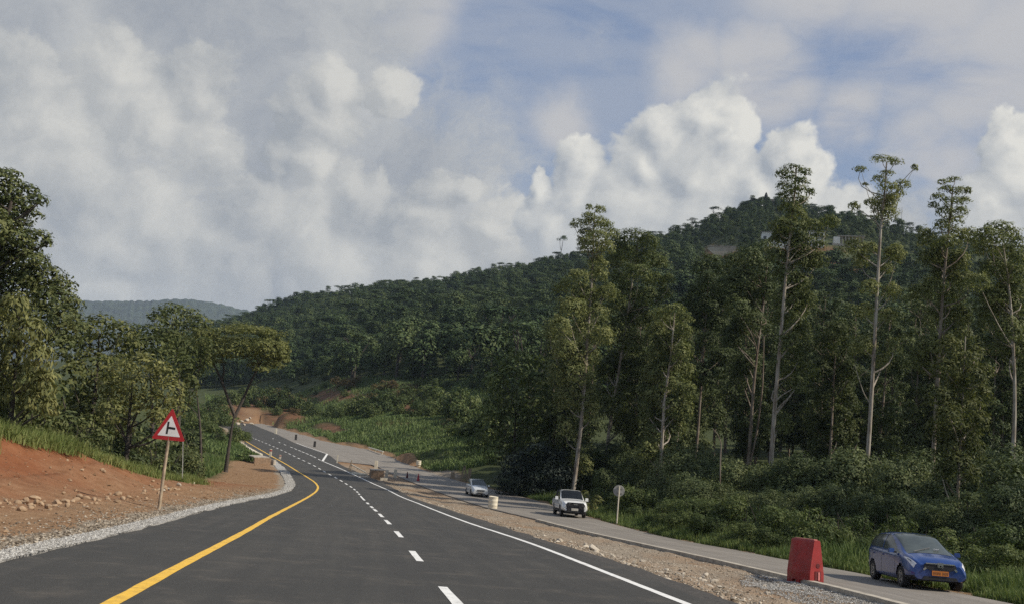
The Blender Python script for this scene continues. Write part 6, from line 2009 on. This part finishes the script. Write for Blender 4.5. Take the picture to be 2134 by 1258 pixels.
def blue_car():
    p = ghit(1905, 1222)
    p.z = float(prof(p.y) + dz_old(p.y)) + 0.002
    st = [(-1.97, 0.42, 0.86, 0.94, 0.62, 0.62, 0.50), (-1.90, 0.32, 0.95, 1.16, 0.74, 0.74, 0.56), (-1.70, 0.25, 0.98, 1.38, 0.82, 0.81, 0.58), (-1.35, 0.20, 0.97, 1.485, 0.84, 0.83, 0.585), (-0.7, 0.18, 0.95, 1.525, 0.845, 0.84, 0.60),
          (-0.1, 0.18, 0.93, 1.525, 0.845, 0.84, 0.60), (0.25, 0.18, 0.92, 1.47, 0.845, 0.84, 0.59), (0.75, 0.18, 0.905, 1.24, 0.845, 0.835, 0.60), (1.22, 0.20, 0.905, 1.02, 0.845, 0.825, 0.64), (1.45, 0.22, 0.87, 0.965, 0.84, 0.80, 0.62),
          (1.72, 0.25, 0.82, 0.90, 0.825, 0.76, 0.58), (1.90, 0.27, 0.75, 0.83, 0.785, 0.70, 0.52), (1.99, 0.30, 0.66, 0.75, 0.70, 0.62, 0.46)]
    B = Body(st)
    pm = paint('blue_metallic_paint', (0.012, 0.048, 0.20), 0.15, dustf=0.25)
    t = car('blue hatchback driving towards the camera at the right edge', 'hatchback_car', 'car', p, yaw_towards(p, math.radians(20)), B, pm, 3.96, (1.22, -1.26), 0.295, 0.735, 1.28, -0.05, -1.45, -1.88, (-0.42,), (-1.62, 1.02), 0.845, (0.78, -0.40, -1.30))
    for sd in (1, -1):
        m = MB(); B.patch(m, 1.40, 1.93, 4.1, 5.3, 0.006, 12, 6, sides=(sd,), jfun=lambda y: (np.interp(y, [1.40, 1.93], [4.35, 3.55]), np.interp(y, [1.40, 1.60, 1.93], [4.75, 5.25, 5.15])))
        h = m.build('headlight', M_LAMP, t, True)
        m = MB(); B.patch(m, 1.56, 1.80, 4.1, 5.3, 0.010, 8, 4, sides=(sd,), jfun=lambda y: (np.interp(y, [1.40, 1.93], [4.62, 4.0]), np.interp(y, [1.40, 1.93], [4.72, 4.5])))
        m.build('lamp_reflector', M_TRIM, h)
        MB().lathe((sd * 0.60, 1.965, 0.46), [(0, 0.02), (0.05, 0.02), (0.062, 0.0), (0.05, -0.03), (0, -0.03)], 14, rot=rotm(x=-math.pi / 2)).build('fog_lamp', M_LAMP, t)
        MB().box((sd * 0.43, 2.005, 0.60), (0.09, 0.03, 0.05), rot=rotm(y=sd * 0.7)).build('chrome_corner', M_CHR, t)
        # door mirror
        mm = MB().box((sd * 0.95, 0.80, 1.00), (0.17, 0.11, 0.12), taper=(0.8, 0.8), rot=rotm(z=sd * 0.15))
        mo = mm.build('wing_mirror', pm, t)
        MB().box((sd * 0.86, 0.82, 0.955), (0.10, 0.05, 0.05)).build('mirror_arm', M_TRIM, mo)
        for y in (-0.30, -1.18):
            MB().box((sd * 0.857, y, 0.83), (0.03, 0.17, 0.035)).build('door_handle', pm, t)
    MB().prism([(-0.46, 0.60), (0.46, 0.60), (0.43, 0.745), (-0.43, 0.745)], 0.02, ((0, 1.985, 0), (1, 0, 0), (0, 0, 1), (0, 1, 0))).build('grille', M_TRIM, t)
    MB().box((0, 2.012, 0.755), (0.80, 0.02, 0.030)).build('chrome_bar', M_CHR, t)
    em = MB()
    em.box((-0.045, 2.022, 0.72), (0.020, 0.02, 0.105), rot=rotm(y=-0.12)).box((0.045, 2.022, 0.72), (0.020, 0.02, 0.105), rot=rotm(y=0.12)).box((0, 2.022, 0.72), (0.07, 0.02, 0.020))
    em.box((0, 2.018, 0.782), (0.15, 0.016, 0.014)).box((0, 2.018, 0.658), (0.12, 0.016, 0.014)).box((-0.072, 2.018, 0.72), (0.014, 0.016, 0.12)).box((0.072, 2.018, 0.72), (0.014, 0.016, 0.12))
    em.build('emblem', M_CHR, t)
    pl = MB().box((0, 2.012, 0.495), (0.46, 0.025, 0.135)).build('number_plate', plain('orange_plate', (0.55, 0.185, 0.028), 0.5, var=0.12, scale=20, dirt=(0.4, 0.14, 0.03, 0.5)), t)
    ck = MB()
    for i, x in enumerate((-0.19, -0.135, -0.08, 0.01, 0.065, 0.12, 0.175)):
        ck.box((x, 2.0265, 0.495), (0.030, 0.004, 0.070))
    ck.build('plate_characters', plain('plate_ink', (0.20, 0.07, 0.02), 0.6), pl)
    MB().box((0, 2.0, 0.585), (0.62, 0.03, 0.022)).build('grille_lip', M_TRIM, t)
    MB().prism([(-0.5, 0.31), (0.5, 0.31), (0.44, 0.40), (-0.44, 0.40)], 0.02, ((0, 1.985, 0), (1, 0, 0), (0, 0, 1), (0, 1, 0))).build('lower_intake', M_TRIM, t)
    m = MB(); B.patch(m, 1.25, 1.97, 1.2, 2.2, 0.004, 14, 4); m.build('front_lip', M_TRIM, t)
    m = MB(); B.patch(m, 1.27, 1.30, 6.9, 9.0, 0.006, 2, 10); m.build('wiper_cowl', M_TRIM, t)
    MB().tube([(0.45, 1.22, 1.03), (0.2, 1.10, 1.085), (-0.1, 0.98, 1.155)], 0.010, 5).build('wiper', M_TRIM, t)
    # papers on the dashboard, seen through the screen
    MB().box((-0.25, 1.06, 1.105), (0.16, 0.008, 0.06), rot=rotm(x=-0.45)).build('windscreen_sticker', M_WHT, t)
blue_car()

def pickup():
    p = ghit(1185, 1076)
    p.z = float(prof(p.y) + dz_old(p.y)) + 0.002
    st = [(-2.62, 0.55, 0.98, 1.04, 0.80, 0.80, 0.74), (-2.55, 0.50, 1.10, 1.14, 0.88, 0.88, 0.82), (-1.0, 0.42, 1.12, 1.16, 0.91, 0.90, 0.83), (-0.92, 0.42, 1.12, 1.30, 0.91, 0.90, 0.72), (-0.80, 0.42, 1.12, 1.74, 0.91, 0.90, 0.70), (-0.5, 0.42, 1.12, 1.80, 0.91, 0.90, 0.71),
          (0.25, 0.42, 1.12, 1.82, 0.91, 0.90, 0.71), (0.50, 0.42, 1.12, 1.77, 0.91, 0.90, 0.70), (1.10, 0.42, 1.13, 1.25, 0.91, 0.895, 0.76), (1.30, 0.42, 1.12, 1.20, 0.91, 0.89, 0.76), (2.2, 0.42, 1.02, 1.13, 0.91, 0.85, 0.72),
          (2.50, 0.44, 0.92, 1.05, 0.87, 0.80, 0.66), (2.66, 0.50, 0.82, 0.96, 0.78, 0.72, 0.60)]
    B = Body(st, sm=1.8)
    pm = paint('white_paintwork', (0.78, 0.78, 0.74), 0.0, dustf=0.3)
    t = car('white double-cab pickup truck coming down the old road', 'pickup_truck', 'pickup', p, yaw_towards(p, math.radians(9)), B, pm, 5.2, (1.62, -1.48), 0.38, 0.78, 1.20, 0.35, -0.75, -0.93, (-0.05, ), (-0.72, 0.95), 0.91, (0.98, -0.06, -0.95), scale=1.03, glass=M_DARKGLASS)
    MB().prism([(-0.58, 0.60), (0.58, 0.60), (0.66, 0.86), (0.54, 1.02), (-0.54, 1.02), (-0.66, 0.86)], 0.03, ((0, 2.645, 0), (1, 0, 0), (0, 0, 1), (0, 1, 0))).build('grille', M_TRIM, t)
    MB().box((0, 2.682, 0.90), (0.26, 0.02, 0.08)).build('emblem', M_CHR, t)
    MB().box((0, 2.66, 0.50), (1.30, 0.10, 0.24)).build('lower_bumper', M_TRIM, t)
    MB().box((0.04, 2.725, 0.56), (0.46, 0.02, 0.16)).build('number_plate', plain('grey_plate', (0.48, 0.45, 0.38), 0.5), t)
    bb = MB()
    bb.tube([(-0.55, 2.72, 0.45), (-0.52, 2.80, 0.75), (-0.44, 2.78, 0.96), (0.44, 2.78, 0.96), (0.52, 2.80, 0.75), (0.55, 2.72, 0.45)], 0.035, 8)
    bb.build('bull_bar', M_TRIM, t, True)
    for sd in (1, -1):
        m = MB(); B.patch(m, 2.25, 2.62, 4.0, 5.2, 0.008, 8, 5, sides=(sd,), jfun=lambda y: (np.interp(y, [2.25, 2.62], [4.3, 3.6]), np.interp(y, [2.25, 2.62], [4.9, 4.9])))
        m.build('headlight', M_LAMP, t, True)
        MB().lathe((sd * 0.66, 2.71, 0.52), [(0, 0.02), (0.06, 0.02), (0.07, 0), (0.06, -0.03), (0, -0.03)], 12, rot=rotm(x=-math.pi / 2)).build('fog_lamp', M_LAMP, t)
        mo = MB().box((sd * 1.06, 0.86, 1.22), (0.22, 0.12, 0.22), taper=(0.85, 0.85)).build('wing_mirror', pm, t)
        MB().box((sd * 0.95, 0.88, 1.18), (0.12, 0.05, 0.06)).build('mirror_arm', M_TRIM, mo)
        MB().box((sd * 0.93, 0.25, 1.00), (0.03, 0.18, 0.04)).build('door_handle', M_TRIM, t)
        MB().box((sd * 0.90, 0.1, 0.40), (0.16, 2.0, 0.05)).build('side_step', M_TRIM, t)
    rb = MB()
    for y in (-1.15, -1.4):
        rb.tube([(-0.78, y - 0.25, 1.12), (-0.70, y, 1.66), (0.70, y, 1.66), (0.78, y - 0.25, 1.12)], 0.045, 8)
    rb.build('roll_bar', M_TRIM, t, True)
    MB().box((0, -1.8, 1.165), (1.5, 1.45, 0.02)).build('bed_cover', M_TRIM, t)
    MB().tube([(-0.72, 0.55, 1.80), (-0.74, 0.5, 2.0), (-0.76, 0.4, 2.2)], 0.012, 5).build('aerial', M_TRIM, t)
pickup()

def small_car():
    p = ghit(993, 1034)
    p.z = float(prof(p.y) + dz_old(p.y)) + 0.002
    st = [(-1.88, 0.40, 0.86, 0.98, 0.62, 0.62, 0.50), (-1.78, 0.30, 0.93, 1.25, 0.76, 0.76, 0.56), (-1.4, 0.20, 0.95, 1.46, 0.82, 0.81, 0.60), (-0.6, 0.18, 0.94, 1.52, 0.825, 0.82, 0.61), (0.0, 0.18, 0.93, 1.51, 0.825, 0.82, 0.61), (0.3, 0.18, 0.92, 1.44, 0.825, 0.82, 0.60),
          (1.0, 0.18, 0.90, 1.02, 0.825, 0.80, 0.66), (1.4, 0.19, 0.82, 0.92, 0.815, 0.76, 0.62), (1.72, 0.22, 0.70, 0.80, 0.76, 0.68, 0.52), (1.86, 0.26, 0.58, 0.68, 0.66, 0.58, 0.44)]
    B = Body(st)
    pm = paint('silver_white_paint', (0.60, 0.62, 0.61), 0.15, dustf=0.3)
    t = car('small silver-white hatchback farthest up the old road', 'hatchback_car', 'car', p, yaw_towards(p, math.radians(11)), B, pm, 3.75, (1.15, -1.2), 0.29, 0.72, 1.06, 0.05, -1.35, -1.78, (-0.35,), (-1.55, 0.82), 0.825, (0.72, -0.33, -1.2))
    for sd in (1, -1):
        m = MB(); B.patch(m, 1.38, 1.80, 4, 5, 0.006, 8, 5, sides=(sd,), jfun=lambda y: (np.interp(y, [1.38, 1.8], [4.3, 3.7]), np.interp(y, [1.38, 1.8], [4.8, 4.9])))
        m.build('headlight', M_LAMP, t, True)
        mo = MB().box((sd * 0.93, 0.66, 0.99), (0.19, 0.12, 0.13), taper=(0.8, 0.8)).build('wing_mirror', pm, t)
    MB().prism([(-0.36, 0.54), (0.36, 0.54), (0.32, 0.63), (-0.32, 0.63)], 0.02, ((0, 1.855, 0), (1, 0, 0), (0, 0, 1), (0, 1, 0))).build('grille', M_TRIM, t)
    MB().box((0, 1.875, 0.43), (0.46, 0.02, 0.12)).build('number_plate', plain('pale_plate', (0.42, 0.38, 0.30), 0.5), t)
    MB().prism([(-0.44, 0.27), (0.44, 0.27), (0.40, 0.35), (-0.40, 0.35)], 0.02, ((0, 1.855, 0), (1, 0, 0), (0, 0, 1), (0, 1, 0))).build('lower_intake', M_TRIM, t)
small_car()

# ------------------------------------------------------------------ air
def haze():
    m = bpy.data.materials.new('thin_haze')
    m.use_nodes = True
    nt = m.node_tree
    nt.nodes.clear()
    out = nt.nodes.new('ShaderNodeOutputMaterial')
    v = nt.nodes.new('ShaderNodeVolumePrincipled')
    v.inputs['Color'].default_value = (0.66, 0.82, 1.0, 1)
    v.inputs['Density'].default_value = 0.00008
    v.inputs['Anisotropy'].default_value = 0.0
    nt.links.new(v.outputs[0], out.inputs['Volume'])
    zmax = 375.0
    o = MB().box((0, 0, (zmax - 33) / 2), (16000, 16000, zmax + 33)).build('haze', m)
    tag(o, kind='stuff')
haze()
